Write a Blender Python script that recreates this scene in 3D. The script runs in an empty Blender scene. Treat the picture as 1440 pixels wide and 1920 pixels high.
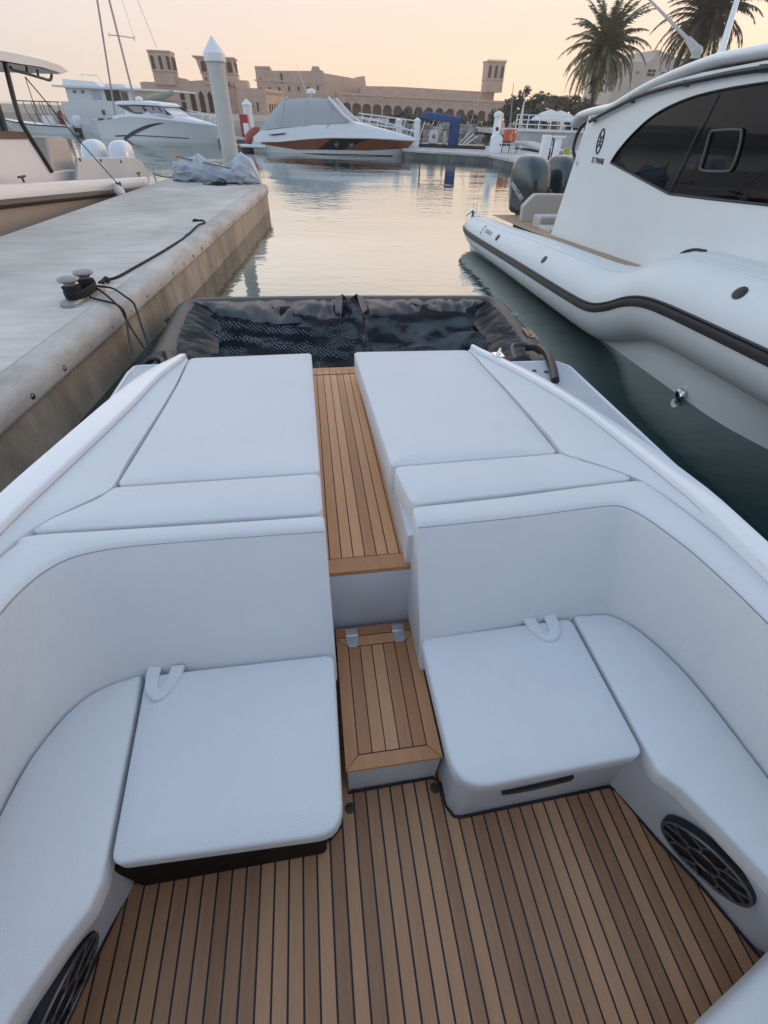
import bpy, bmesh, math, random
from mathutils import Vector, Matrix, noise
import numpy as np

scene = bpy.context.scene
C = scene.collection
R = math.radians
random.seed(7)

# ------------------------------------------------------------------ camera
FOC = 820.0                      # focal length in pixels of a 1440 x 1920 frame
ROLL = R(2.0); PITCH = R(42.29); YAW = R(9.633)
CAM = Vector((0, 0, 1.8))        # held 1.8 m above the cockpit sole (z = 0); water at z = -0.25
WATER = -0.25
cu = Vector((math.cos(ROLL), math.sin(ROLL))); cn = Vector((math.sin(ROLL), -math.cos(ROLL)))
fh = Vector((math.sin(YAW), math.cos(YAW), 0)); rt0 = Vector((math.cos(YAW), -math.sin(YAW), 0))
fwd = fh*math.cos(PITCH) - Vector((0, 0, math.sin(PITCH)))
up0 = fh*math.sin(PITCH) + Vector((0, 0, math.cos(PITCH)))
xax = rt0*cu.x + up0*cn.x
yax = -(rt0*cu.y + up0*cn.y)
cam = bpy.data.cameras.new('camera'); camo = bpy.data.objects.new('camera', cam); C.objects.link(camo)
cam.sensor_fit = 'AUTO'; cam.sensor_width = 36.0; cam.lens = FOC/1920*36
cam.clip_start = 0.02; cam.clip_end = 9000
m = Matrix.Identity(4)
for i in range(3):
    m[i][0] = xax[i]; m[i][1] = yax[i]; m[i][2] = -fwd[i]; m[i][3] = CAM[i]
camo.matrix_world = m
scene.camera = camo

# survey helpers: where a sight line meets a level, a wall or an upright plane
def ray(x, y):
    q = Vector((x-720, y-960.0)); return fwd + rt0*(q.dot(cu)/FOC) + up0*(q.dot(cn)/FOC)
def on_z(x, y, z):
    d = ray(x, y); return CAM + d*((z-CAM.z)/d.z)
def on_x(x, y, X):
    d = ray(x, y); return CAM + d*(X/d.x)
def on_y(x, y, Y):
    d = ray(x, y); return CAM + d*(Y/d.y)
def on_line(x, y, A, B):         # (distance along A->B, height) on the upright plane through A and B
    A = Vector(A); B = Vector(B); h = (B-A).normalized(); n = Vector((-h.y, h.x))
    d = ray(x, y); t = (A.dot(n))/(d.xy.dot(n)); p = CAM + d*t
    return (p.xy-A).dot(h), p.z

# ------------------------------------------------------------------ sky, sun, exposure
SUN_AZ = R(55)                   # measured from +Y towards +X
SUN_EL = R(5)
w = bpy.data.worlds.new('World'); scene.world = w; w.use_nodes = True
nt = w.node_tree; nd = nt.nodes; lk = nt.links; nd.clear()
out = nd.new('ShaderNodeOutputWorld')
tc = nd.new('ShaderNodeTexCoord'); sx = nd.new('ShaderNodeSeparateXYZ')
lk.new(tc.outputs['Generated'], sx.inputs[0])
def ramp(stops):
    r = nd.new('ShaderNodeValToRGB'); e = r.color_ramp.elements
    while len(e) < len(stops): e.new(0.5)
    for k, (p, c) in zip(e, stops): k.position = p; k.color = (*c, 1)
    lk.new(sx.outputs[2], r.inputs[0]); return r
ra = ramp([(0, (.81, .57, .385)), (.05, (.775, .565, .41)), (.12, (.71, .55, .45)), (.24, (.90, .72, .60)), (.45, (.72, .65, .63)), (.7, (.35, .44, .57)), (1, (.27, .37, .53))])
rb = ramp([(0, (.46, .45, .435)), (.05, (.465, .455, .445)), (.11, (.54, .545, .56)), (.2, (.90, .94, .99)), (.38, (.64, .73, .84)), (.66, (.36, .47, .60)), (1, (.27, .37, .53))])
rd = ramp([(0, (.86, .87, .88)), (.2, (.92, .96, 1.0)), (.38, (.66, .75, .86)), (.66, (.36, .47, .60)), (1, (.27, .37, .53))])
rc = ramp([(0, (.50, .49, .475)), (.12, (.46, .49, .54)), (.3, (.36, .46, .60)), (.6, (.31, .41, .54)), (1, (.27, .37, .53))])
dot = nd.new('ShaderNodeVectorMath'); dot.operation = 'DOT_PRODUCT'
dot.inputs[1].default_value = (math.sin(SUN_AZ), math.cos(SUN_AZ), 0)
lk.new(tc.outputs['Generated'], dot.inputs[0])
mr = nd.new('ShaderNodeMapRange'); mr.interpolation_type = 'SMOOTHSTEP'
mr.inputs[1].default_value = -.35; mr.inputs[2].default_value = 1.0
lk.new(dot.outputs['Value'], mr.inputs[0])
dt2 = nd.new('ShaderNodeVectorMath'); dt2.operation = 'DOT_PRODUCT'; dt2.inputs[1].default_value = (.25, -.97, 0)
lk.new(tc.outputs['Generated'], dt2.inputs[0])
mr2 = nd.new('ShaderNodeMapRange'); mr2.interpolation_type = 'SMOOTHSTEP'; mr2.inputs[1].default_value = -.1; mr2.inputs[2].default_value = .75; lk.new(dt2.outputs['Value'], mr2.inputs[0])
dt3 = nd.new('ShaderNodeVectorMath'); dt3.operation = 'DOT_PRODUCT'; dt3.inputs[1].default_value = (-1, 0, 0); lk.new(tc.outputs['Generated'], dt3.inputs[0])
mr3 = nd.new('ShaderNodeMapRange'); mr3.interpolation_type = 'SMOOTHSTEP'; mr3.inputs[1].default_value = .66; mr3.inputs[2].default_value = .92; lk.new(dt3.outputs['Value'], mr3.inputs[0])
mxd = nd.new('ShaderNodeMixRGB'); lk.new(mr3.outputs[0], mxd.inputs[0]); lk.new(rb.outputs[0], mxd.inputs[1]); lk.new(rd.outputs[0], mxd.inputs[2])
mxb = nd.new('ShaderNodeMixRGB'); lk.new(mr2.outputs[0], mxb.inputs[0]); lk.new(mxd.outputs[0], mxb.inputs[1]); lk.new(rc.outputs[0], mxb.inputs[2])
mx = nd.new('ShaderNodeMixRGB'); lk.new(mr.outputs[0], mx.inputs[0]); lk.new(mxb.outputs[0], mx.inputs[1]); lk.new(ra.outputs[0], mx.inputs[2])
cl = nd.new('ShaderNodeTexNoise'); cl.inputs['Scale'].default_value = 2.2; cl.inputs['Detail'].default_value = 4
mpn = nd.new('ShaderNodeMapping'); mpn.inputs['Scale'].default_value = (1, 1, 5)
lk.new(tc.outputs['Generated'], mpn.inputs[0]); lk.new(mpn.outputs[0], cl.inputs['Vector'])
mrc = nd.new('ShaderNodeMapRange'); mrc.inputs[3].default_value = .95; mrc.inputs[4].default_value = 1.05
lk.new(cl.outputs[0], mrc.inputs[0])
mul = nd.new('ShaderNodeMixRGB'); mul.blend_type = 'MULTIPLY'; mul.inputs[0].default_value = 1
lk.new(mx.outputs[0], mul.inputs[1]); lk.new(mrc.outputs[0], mul.inputs[2])
bg1 = nd.new('ShaderNodeBackground'); lk.new(mul.outputs[0], bg1.inputs[0]); bg1.inputs[1].default_value = 1.06
sky = nd.new('ShaderNodeTexSky'); sky.sky_type = 'NISHITA'; sky.sun_disc = False
sky.sun_elevation = SUN_EL; sky.sun_rotation = SUN_AZ; sky.dust_density = 3
bg2 = nd.new('ShaderNodeBackground'); lk.new(sky.outputs[0], bg2.inputs[0]); bg2.inputs[1].default_value = 0.01
ad = nd.new('ShaderNodeAddShader'); lk.new(bg1.outputs[0], ad.inputs[0]); lk.new(bg2.outputs[0], ad.inputs[1])
lk.new(ad.outputs[0], out.inputs[0])
sd = bpy.data.lights.new('sun', 'SUN'); sd.energy = 0.7; sd.angle = R(18); sd.color = (1, .62, .38)
so = bpy.data.objects.new('sun', sd); C.objects.link(so)
sv = Vector((math.sin(SUN_AZ)*math.cos(SUN_EL), math.cos(SUN_AZ)*math.cos(SUN_EL), math.sin(SUN_EL)))
so.rotation_euler = sv.to_track_quat('Z', 'Y').to_euler(); so.location = (30, 20, 30)
vs = scene.view_settings; vs.view_transform = 'Standard'; vs.look = 'None'; vs.exposure = 0.64; vs.gamma = 1
scene.render.resolution_x = 768; scene.render.resolution_y = 1024
scene.render.engine = 'CYCLES'
try: scene.cycles.max_bounces = 8; scene.cycles.transparent_max_bounces = 12
except Exception: pass

# ------------------------------------------------------------------ materials
def mat(name, col, rough=.5, metal=0, var=0, vs=4, bump=0, bs=60, coat=0, spec=.5, rnd=0, ior=1.5, stretch=None):
    """plain procedural surface: base colour with noise variation, fine bump"""
    M = bpy.data.materials.new(name); M.use_nodes = True
    t = M.node_tree; b = t.nodes['Principled BSDF']
    b.inputs['Base Color'].default_value = (*col, 1); b.inputs['Roughness'].default_value = rough
    b.inputs['Metallic'].default_value = metal; b.inputs['Coat Weight'].default_value = coat
    b.inputs['Specular IOR Level'].default_value = spec; b.inputs['IOR'].default_value = ior
    co = t.nodes.new('ShaderNodeTexCoord'); src = co.outputs['Object']
    if stretch:
        mp = t.nodes.new('ShaderNodeMapping'); mp.inputs['Scale'].default_value = stretch
        t.links.new(src, mp.inputs[0]); src = mp.outputs[0]
    colsock = None
    if var:
        n = t.nodes.new('ShaderNodeTexNoise'); n.inputs['Scale'].default_value = vs; n.inputs['Detail'].default_value = 6
        n.inputs['Roughness'].default_value = .65
        t.links.new(src, n.inputs['Vector'])
        r = t.nodes.new('ShaderNodeMapRange'); r.inputs[1].default_value = .25; r.inputs[2].default_value = .75
        r.inputs[3].default_value = 1-var; r.inputs[4].default_value = 1+var
        t.links.new(n.outputs[0], r.inputs[0]); colsock = r.outputs[0]
    if rnd:
        g = t.nodes.new('ShaderNodeNewGeometry')
        r2 = t.nodes.new('ShaderNodeMapRange'); r2.inputs[3].default_value = 1-rnd; r2.inputs[4].default_value = 1+rnd
        t.links.new(g.outputs['Random Per Island'], r2.inputs[0])
        if colsock:
            mm = t.nodes.new('ShaderNodeMath'); mm.operation = 'MULTIPLY'
            t.links.new(colsock, mm.inputs[0]); t.links.new(r2.outputs[0], mm.inputs[1]); colsock = mm.outputs[0]
        else: colsock = r2.outputs[0]
    if colsock:
        x = t.nodes.new('ShaderNodeMixRGB'); x.blend_type = 'MULTIPLY'; x.inputs[0].default_value = 1
        x.inputs[1].default_value = (*col, 1); t.links.new(colsock, x.inputs[2]); t.links.new(x.outputs[0], b.inputs['Base Color'])
    if bump:
        n2 = t.nodes.new('ShaderNodeTexNoise'); n2.inputs['Scale'].default_value = bs; n2.inputs['Detail'].default_value = 3
        t.links.new(src, n2.inputs['Vector'])
        bp = t.nodes.new('ShaderNodeBump'); bp.inputs['Strength'].default_value = bump; bp.inputs['Distance'].default_value = .01
        t.links.new(n2.outputs[0], bp.inputs['Height']); t.links.new(bp.outputs[0], b.inputs['Normal'])
    return M

def teak_mat(name, c1, c2, rough=.5):
    M = bpy.data.materials.new(name); M.use_nodes = True
    t = M.node_tree; b = t.nodes['Principled BSDF']; b.inputs['Roughness'].default_value = rough
    co = t.nodes.new('ShaderNodeTexCoord'); g = t.nodes.new('ShaderNodeNewGeometry')
    mp = t.nodes.new('ShaderNodeMapping'); mp.inputs['Scale'].default_value = (1, .07, 1)
    cb = t.nodes.new('ShaderNodeVectorMath'); cb.operation = 'ADD'
    sc = t.nodes.new('ShaderNodeVectorMath'); sc.operation = 'SCALE'; sc.inputs['Scale'].default_value = 37
    t.links.new(g.outputs['Random Per Island'], sc.inputs[0])
    t.links.new(co.outputs['Object'], cb.inputs[0]); t.links.new(sc.outputs[0], cb.inputs[1])
    t.links.new(cb.outputs[0], mp.inputs[0])
    n = t.nodes.new('ShaderNodeTexNoise'); n.inputs['Scale'].default_value = 150; n.inputs['Detail'].default_value = 5; n.inputs['Roughness'].default_value = .7
    t.links.new(mp.outputs[0], n.inputs['Vector'])
    n2 = t.nodes.new('ShaderNodeTexNoise'); n2.inputs['Scale'].default_value = 18; n2.inputs['Detail'].default_value = 3
    t.links.new(mp.outputs[0], n2.inputs['Vector'])
    a1 = t.nodes.new('ShaderNodeMath'); a1.operation = 'MULTIPLY_ADD'; a1.inputs[1].default_value = .55
    t.links.new(n.outputs[0], a1.inputs[0])
    a2 = t.nodes.new('ShaderNodeMath'); a2.operation = 'MULTIPLY_ADD'; a2.inputs[1].default_value = .5; a2.inputs[2].default_value = -.27
    t.links.new(n2.outputs[0], a2.inputs[0]); t.links.new(a2.outputs[0], a1.inputs[2])
    a3 = t.nodes.new('ShaderNodeMath'); a3.operation = 'MULTIPLY_ADD'; a3.inputs[1].default_value = .62
    t.links.new(g.outputs['Random Per Island'], a3.inputs[0]); t.links.new(a1.outputs[0], a3.inputs[2])
    x = t.nodes.new('ShaderNodeMixRGB'); x.inputs[1].default_value = (*c1, 1); x.inputs[2].default_value = (*c2, 1)
    t.links.new(a3.outputs[0], x.inputs[0]); t.links.new(x.outputs[0], b.inputs['Base Color'])
    bp = t.nodes.new('ShaderNodeBump'); bp.inputs['Strength'].default_value = .15; bp.inputs['Distance'].default_value = .003
    t.links.new(n.outputs[0], bp.inputs['Height']); t.links.new(bp.outputs[0], b.inputs['Normal'])
    return M

VINYL = mat('white_vinyl', (.70, .71, .725), .46, var=.035, vs=2.2, bump=.22, bs=300, spec=.4)
def soft_wrinkles(M):            # faint padding undulation under the fine grain
    t = M.node_tree; bp = [n for n in t.nodes if n.type == 'BUMP'][0]; n = t.nodes.new('ShaderNodeTexNoise'); n.inputs['Scale'].default_value = 7; n.inputs['Detail'].default_value = 2
    co = [n_ for n_ in t.nodes if n_.type == 'TEX_COORD'][0]; t.links.new(co.outputs['Object'], n.inputs['Vector'])
    b2 = t.nodes.new('ShaderNodeBump'); b2.inputs['Strength'].default_value = .35; b2.inputs['Distance'].default_value = .012
    t.links.new(n.outputs[0], b2.inputs['Height']); t.links.new(b2.outputs[0], bp.inputs['Normal'])
soft_wrinkles(VINYL)
VINYL_S = mat('grey_stitch_thread', (.30, .31, .33), .6)  # grey thread of the backrest stitch line
GEL = mat('white_gelcoat', (.78, .79, .81), .12, coat=.3, var=.02, vs=2)
GELM = mat('matt_moulding', (.62, .65, .70), .35, var=.02)
TEAK = teak_mat('teak_planks', (.24, .112, .054), (.62, .335, .175), .55)
TEAKL = teak_mat('pale_teak_planks', (.38, .145, .055), (.77, .39, .18), .5)
CAULK = mat('black_caulk', (.012, .012, .013), .5)
CHROME = mat('polished_steel', (.82, .83, .85), .08, metal=1)
BLACK = mat('black_plastic', (.012, .012, .014), .35)
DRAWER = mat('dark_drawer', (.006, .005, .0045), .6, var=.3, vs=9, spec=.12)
GLASS = mat('dark_tinted_glass', (.010, .011, .014), .03, spec=.8, coat=.4)
WHITE = mat('white_paint', (.78, .79, .80), .3, var=.03, vs=3)
STONE = mat('pinkish_coral_stone', (.52, .365, .285), .9, var=.2, vs=.5, bump=.4, bs=3)
STONE2 = mat('warm_stone_lit_sides', (.58, .40, .29), .9, var=.18, vs=.6, bump=.3, bs=3)  # warmer stone for trim; on side walls it paints in the low sun
DARK = mat('dark_opening', (.05, .033, .027), .9)
ROPE = mat('black_rope', (.010, .010, .011), .75, bump=.5, bs=260)
CONW = mat('grey_pile_concrete', (.50, .50, .47), .8, var=.12, vs=2.5, bump=.25, bs=30)
CAPW = mat('white_cap_plastic', (.74, .76, .75), .45, var=.05)

# ------------------------------------------------------------------ mesh builder
class MB:
    def __init__(s): s.v = []; s.f = []
    def add(s, vs, fs):
        o = len(s.v); s.v += [Vector(p) for p in vs]; s.f += [[i+o for i in f] for f in fs]; return s
    def box(s, x0, x1, y0, y1, z0, z1):
        return s.add([(x, y, z) for z in (z0, z1) for y in (y0, y1) for x in (x0, x1)],
                     [(0, 2, 3, 1), (4, 5, 7, 6), (0, 1, 5, 4), (2, 6, 7, 3), (0, 4, 6, 2), (1, 3, 7, 5)])
    def obox(s, c, size, rot):       # oriented box, rot = 3x3 matrix
        c = Vector(c); h = Vector(size)/2
        vs = [c + rot @ Vector((sx*h.x, sy*h.y, sz*h.z)) for sz in (-1, 1) for sy in (-1, 1) for sx in (-1, 1)]
        return s.add(vs, [(0, 2, 3, 1), (4, 5, 7, 6), (0, 1, 5, 4), (2, 6, 7, 3), (0, 4, 6, 2), (1, 3, 7, 5)])
    def bar(s, a, b, wd, ht, up=(0, 0, 1)):
        a = Vector(a); b = Vector(b); d = b-a; L = d.length; d.normalize()
        sd = d.cross(Vector(up)); sd = sd.normalized() if sd.length > 1e-5 else Vector((1, 0, 0)); u = sd.cross(d)
        rot = Matrix((sd, d, u)).transposed()
        return s.obox((a+b)/2, (wd, L, ht), rot)
    def loft(s, rings, closed=True, cap=True):
        n = len(rings[0]); o = len(s.v)
        for r in rings: s.v += [Vector(p) for p in r]
        for i in range(len(rings)-1):
            for j in range(n if closed else n-1):
                a = o+i*n+j; b = o+i*n+(j+1) % n
                s.f.append([a, b, b+n, a+n])
        if cap and closed:
            s.f.append([o+j for j in range(n)][::-1]); s.f.append([o+(len(rings)-1)*n+j for j in range(n)])
        return s
    def tube(s, pts, r, n=8, closed=False, cap=True, flat=1.0):
        pts = [Vector(p) for p in pts]; N = len(pts)
        rr = r if isinstance(r, (list, tuple)) else [r]*N
        rings = []; u = None
        for i, p in enumerate(pts):
            if closed: t = pts[(i+1) % N]-pts[i-1]
            else: t = pts[min(i+1, N-1)]-pts[max(i-1, 0)]
            t.normalize()
            if u is None:
                u = t.cross(Vector((0, 0, 1)))
                if u.length < 1e-3: u = t.cross(Vector((1, 0, 0)))
            u = (u - t*u.dot(t))
            if u.length < 1e-4: u = t.orthogonal()
            u.normalize(); vv = t.cross(u)
            rings.append([p + (u*math.cos(a) + vv*math.sin(a)*flat)*rr[i] for a in [2*math.pi*k/n for k in range(n)]])
        if closed: rings.append(rings[0])
        return s.loft(rings, True, cap and not closed)
    def lathe(s, prof, c=(0, 0, 0), n=20, axis=None):
        c = Vector(c); rot = Vector((0, 0, 1)).rotation_difference(Vector(axis)).to_matrix() if axis is not None else Matrix.Identity(3)
        rings = [[c + rot @ Vector((r*math.cos(2*math.pi*k/n), r*math.sin(2*math.pi*k/n), z)) for k in range(n)] for r, z in prof]
        return s.loft(rings, True, True)
    def prism(s, poly, vec):
        poly = [Vector(p) for p in poly]; vec = Vector(vec); n = len(poly)
        return s.add(poly + [p+vec for p in poly], [list(range(n))[::-1], [n+i for i in range(n)]] + [[i, (i+1) % n, n+(i+1) % n, n+i] for i in range(n)])
    def grid(s, rows):
        return s.loft(rows, False, False)
    def ball(s, c, rx, ry, rz, n=14, m=9):
        c = Vector(c); rings = []
        for i in range(m+1):
            a = -math.pi/2 + math.pi*i/m; k = max(math.cos(a), .02)
            rings.append([c + Vector((rx*k*math.cos(2*math.pi*j/n), ry*k*math.sin(2*math.pi*j/n), rz*math.sin(a))) for j in range(n)])
        return s.loft(rings, True, True)

WL = {}
def setp(o, label=None, cat=None, group=None, kind=None):
    if label: o['label'] = label
    if cat: o['category'] = cat
    if group: o['group'] = group
    if kind: o['kind'] = kind
    return o
def thing(name, label, cat, loc=(0, 0, 0), rot=0, group=None, local=False):
    o = bpy.data.objects.new(name, None); C.objects.link(o); o.location = loc; o.rotation_euler = (0, 0, rot)
    o.empty_display_size = .2
    WL[o] = Vector((0, 0, 0)) if local else Vector(loc)
    return setp(o, label, cat, group)
def make(name, b, m, parent=None, smooth=35, label=None, bev=0, fix=True):
    me = bpy.data.meshes.new(name); off = WL.get(parent, Vector((0, 0, 0))) if parent else Vector((0, 0, 0))
    me.from_pydata([p-off for p in b.v], [], b.f)
    bm = bmesh.new(); bm.from_mesh(me)
    if fix:
        bmesh.ops.recalc_face_normals(bm, faces=bm.faces)
    bm.to_mesh(me); bm.free()
    me.materials.append(m)
    if smooth:
        me.shade_smooth(); me.set_sharp_from_angle(angle=R(smooth))
    o = bpy.data.objects.new(name, me); C.objects.link(o)
    if parent: o.parent = parent; WL[o] = off
    if label: o['label'] = label
    if bev:
        md = o.modifiers.new('bevel', 'BEVEL'); md.width = bev; md.segments = 2; md.limit_method = 'ANGLE'; md.angle_limit = R(40)
    return o
def solo(name, b, m, label, cat, group=None, smooth=35, kind=None, fix=True, bev=0):
    c = sum(b.v, Vector())/len(b.v); zmin = min(p.z for p in b.v); off = Vector((c.x, c.y, zmin))
    b.v = [p-off for p in b.v]
    o = make(name, b, m, None, smooth, bev=bev, fix=fix); o.location = off
    return setp(o, label, cat, group, kind)
def copy_tree(o, parent=None):
    c = o.copy(); C.objects.link(c)
    if parent: c.parent = parent
    for ch in list(o.children): copy_tree(ch, c)
    return c
def text(name, s, m, parent, M, size, ext=.002, bold=0):
    cv = bpy.data.curves.new(name, 'FONT'); cv.body = s; cv.size = size; cv.extrude = ext; cv.align_x = 'CENTER'; cv.align_y = 'CENTER'; cv.offset = bold
    to = bpy.data.objects.new(name+'_src', cv); C.objects.link(to)
    dg = bpy.context.evaluated_depsgraph_get(); me = bpy.data.meshes.new_from_object(to.evaluated_get(dg))
    bpy.data.objects.remove(to)
    off = WL.get(parent, Vector()) ; me.transform(Matrix.Translation(-off) @ M); me.materials.clear(); me.materials.append(m)
    o = bpy.data.objects.new(name, me); C.objects.link(o); o.parent = parent; WL[o] = off; return o
def frame(o, x, y):              # 4x4 from origin, x dir, y dir
    x = Vector(x).normalized(); z = x.cross(Vector(y)).normalized(); y = z.cross(x)
    M = Matrix.Identity(4)
    for i in range(3): M[i][0] = x[i]; M[i][1] = y[i]; M[i][2] = z[i]; M[i][3] = o[i]
    return M

# curve utilities
def crom(P, n):                  # Catmull-Rom through P, n samples per span
    P = [Vector(p) for p in P]; o = []
    for i in range(len(P)-1):
        a = P[max(i-1, 0)]; b = P[i]; c = P[i+1]; d = P[min(i+2, len(P)-1)]
        for k in range(n):
            t = k/n
            o.append(.5*((2*b)+(c-a)*t+(2*a-5*b+4*c-d)*t*t+(3*b-a-3*c+d)*t**3))
    o.append(P[-1].copy()); return o
def lerp1(tab, y):               # piecewise linear table [(y, v)...] ascending
    if y <= tab[0][0]: return tab[0][1]
    for (a, va), (b, vb) in zip(tab, tab[1:]):
        if y <= b: return va + (vb-va)*(y-a)/(b-a)
    return tab[-1][1]
def fillet(P, rad, n=6):         # 2-D polygon with rounded corners; rad list or number
    N = len(P); o = []
    for i in range(N):
        r = rad[i] if isinstance(rad, (list, tuple)) else rad
        p = Vector(P[i][:2]); a = Vector(P[i-1][:2])-p; b = Vector(P[(i+1) % N][:2])-p
        if r <= 0: o.append(p); continue
        la, lb = a.length, b.length; a.normalize(); b.normalize()
        ang = a.angle(b); t = min(r/math.tan(ang/2), la*.45, lb*.45)
        p0 = p+a*t; p1 = p+b*t
        for k in range(n+1):
            s = k/n; o.append(p0*(1-s)**2 + p*2*s*(1-s) + p1*s*s)
    return o
def resample(P, step):
    o = []; N = len(P)
    for i in range(N):
        a = P[i]; b = P[(i+1) % N]; k = max(1, int(round((b-a).length/step)))
        for j in range(k): o.append(a.lerp(b, j/k))
    return o
def area(P): return .5*sum(P[i].x*P[(i+1) % len(P)].y-P[(i+1) % len(P)].x*P[i].y for i in range(len(P)))
def inset(P, d):
    N = len(P); o = []
    for i in range(N):
        a = (P[i]-P[i-1]); b = (P[(i+1) % N]-P[i])
        if a.length < 1e-7 or b.length < 1e-7: o.append(P[i].copy()); continue
        a.normalize(); b.normalize()
        n1 = Vector((-a.y, a.x)); n2 = Vector((-b.y, b.x)); n = n1+n2
        if n.length < 1e-4: o.append(P[i].copy()); continue
        n.normalize(); k = max(.5, n.dot(n1)); o.append(P[i]+n*(d/k))
    return o
def slab(P, zf, thick, r=.02, crown=.006, rad=0, step=.04):
    """upholstered slab: rounded rim, slightly crowned top following zf(x, y)"""
    P = [Vector(p[:2]) for p in P]
    if area(P) < 0:
        P = P[::-1]
        if isinstance(rad, (list, tuple)): rad = rad[::-1]
    if not isinstance(rad, (list, tuple)): rad = [rad]*len(P)
    P = resample(fillet(P, [max(q, r+.02) for q in rad]), step)
    prof = [(r*.8, -thick), (r*.2, -thick+r*.5), (0, -thick+r*1.2), (0, -r)]
    for k in range(1, 6):
        a = math.pi/2*k/5; prof.append((r*(1-math.cos(a)), -r+r*math.sin(a)))
    prof += [(r+.004, crown*.6)]
    b = MB(); rings = []
    for d, z in prof:
        Q = inset(P, d); rings.append([(q.x, q.y, zf(q.x, q.y)+z) for q in Q])
    b.loft(rings, True, False)
    b.f.append([j for j in range(len(P))][::-1])
    top = inset(P, prof[-1][0]); n0 = (len(prof)-1)*len(P)
    def dist(x, y):
        best = 9
        for i in range(len(top)):
            a = top[i-1]; e = top[i]-a; q = Vector((x, y))-a; t = max(0, min(1, q.dot(e)/max(e.length_squared, 1e-9))); best = min(best, (q-e*t).length)
        return best
    xs = [p.x for p in top]; ysv = [p.y for p in top]; pts = list(top); gs = .055
    nx = int((max(xs)-min(xs))/gs); ny = int((max(ysv)-min(ysv))/gs)
    from mathutils.geometry import delaunay_2d_cdt, intersect_point_line
    for ix in range(1, nx+1):
        for iy in range(1, ny+1):
            x = min(xs)+ix*gs; y = min(ysv)+iy*gs; inside = False
            for i in range(len(top)):
                a, c = top[i-1], top[i]
                if (a.y > y) != (c.y > y) and x < (c.x-a.x)*(y-a.y)/(c.y-a.y)+a.x: inside = not inside
            if inside and dist(x, y) > .025: pts.append(Vector((x, y)))
    vv, ee, ff, ov, oe, of = delaunay_2d_cdt(pts, [(i, (i+1) % len(top)) for i in range(len(top))], [], 1, 1e-5)
    idx = []
    for v, o in zip(vv, ov):
        if o and o[0] < len(top): idx.append(n0+o[0])
        else:
            k = min(1, dist(v.x, v.y)/.16); b.v.append(Vector((v.x, v.y, zf(v.x, v.y)+prof[-1][1]+crown*2.2*k*(2-k)))); idx.append(len(b.v)-1)
    for f in ff: b.f.append([idx[q] for q in f])
    return b
# ================================================================== water and shore
def water_mat():
    M = bpy.data.materials.new('harbour_water'); M.use_nodes = True
    t = M.node_tree; t.nodes.clear(); ou = t.nodes.new('ShaderNodeOutputMaterial')
    df = t.nodes.new('ShaderNodeBsdfDiffuse'); df.inputs[0].default_value = (.013, .036, .035, 1)
    gl = t.nodes.new('ShaderNodeBsdfGlossy'); gl.inputs[0].default_value = (.90, .93, .90, 1); gl.inputs['Roughness'].default_value = .025
    ms = t.nodes.new('ShaderNodeMixShader'); lw = t.nodes.new('ShaderNodeLayerWeight'); lw.inputs[0].default_value = .5
    rp = t.nodes.new('ShaderNodeValToRGB'); e = rp.color_ramp.elements
    st = [(0, .035), (.3, .035), (.5, .085), (.64, .34), (.8, .68), (1, .95)]   # mirror share against viewing angle, raised to brighten the sky's reflection
    while len(e) < len(st): e.new(.5)
    for k, (p, c) in zip(e, st): k.position = p; k.color = (c, c, c, 1)
    t.links.new(lw.outputs['Facing'], rp.inputs[0]); t.links.new(rp.outputs[0], ms.inputs[0])
    t.links.new(df.outputs[0], ms.inputs[1]); t.links.new(gl.outputs[0], ms.inputs[2]); t.links.new(ms.outputs[0], ou.inputs[0])
    co = t.nodes.new('ShaderNodeTexCoord')
    def nz(sc, stre, det):
        mp = t.nodes.new('ShaderNodeMapping'); mp.inputs['Scale'].default_value = stre
        t.links.new(co.outputs['Object'], mp.inputs[0])
        n = t.nodes.new('ShaderNodeTexNoise'); n.inputs['Scale'].default_value = sc; n.inputs['Detail'].default_value = det
        t.links.new(mp.outputs[0], n.inputs['Vector']); return n.outputs[0]
    a = nz(3.2, (.7, 1.3, 1), 3); c = nz(.35, (.5, 1.2, 1), 2); patch = nz(.06, (.5, 1.6, 1), 2)
    r = t.nodes.new('ShaderNodeMapRange'); r.inputs[1].default_value = .42; r.inputs[2].default_value = .68
    r.inputs[3].default_value = .25; r.inputs[4].default_value = 1
    t.links.new(patch, r.inputs[0])
    mu = t.nodes.new('ShaderNodeMath'); mu.operation = 'MULTIPLY'; t.links.new(a, mu.inputs[0]); t.links.new(r.outputs[0], mu.inputs[1])
    ad = t.nodes.new('ShaderNodeMath'); ad.operation = 'MULTIPLY_ADD'; ad.inputs[1].default_value = 2.0
    t.links.new(c, ad.inputs[0]); t.links.new(mu.outputs[0], ad.inputs[2])
    bp = t.nodes.new('ShaderNodeBump'); bp.inputs['Strength'].default_value = .26; bp.inputs['Distance'].default_value = .05
    t.links.new(ad.outputs[0], bp.inputs['Height'])
    for n in (df, gl, lw): t.links.new(bp.outputs[0], n.inputs['Normal'])
    return M
b = MB(); S = 4000
b.add([(-S, -S, WATER), (S, -S, WATER), (S, S, WATER), (-S, S, WATER)], [(0, 1, 2, 3)])
o = make('water', b, water_mat(), None, 0); setp(o, kind='structure')

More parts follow.
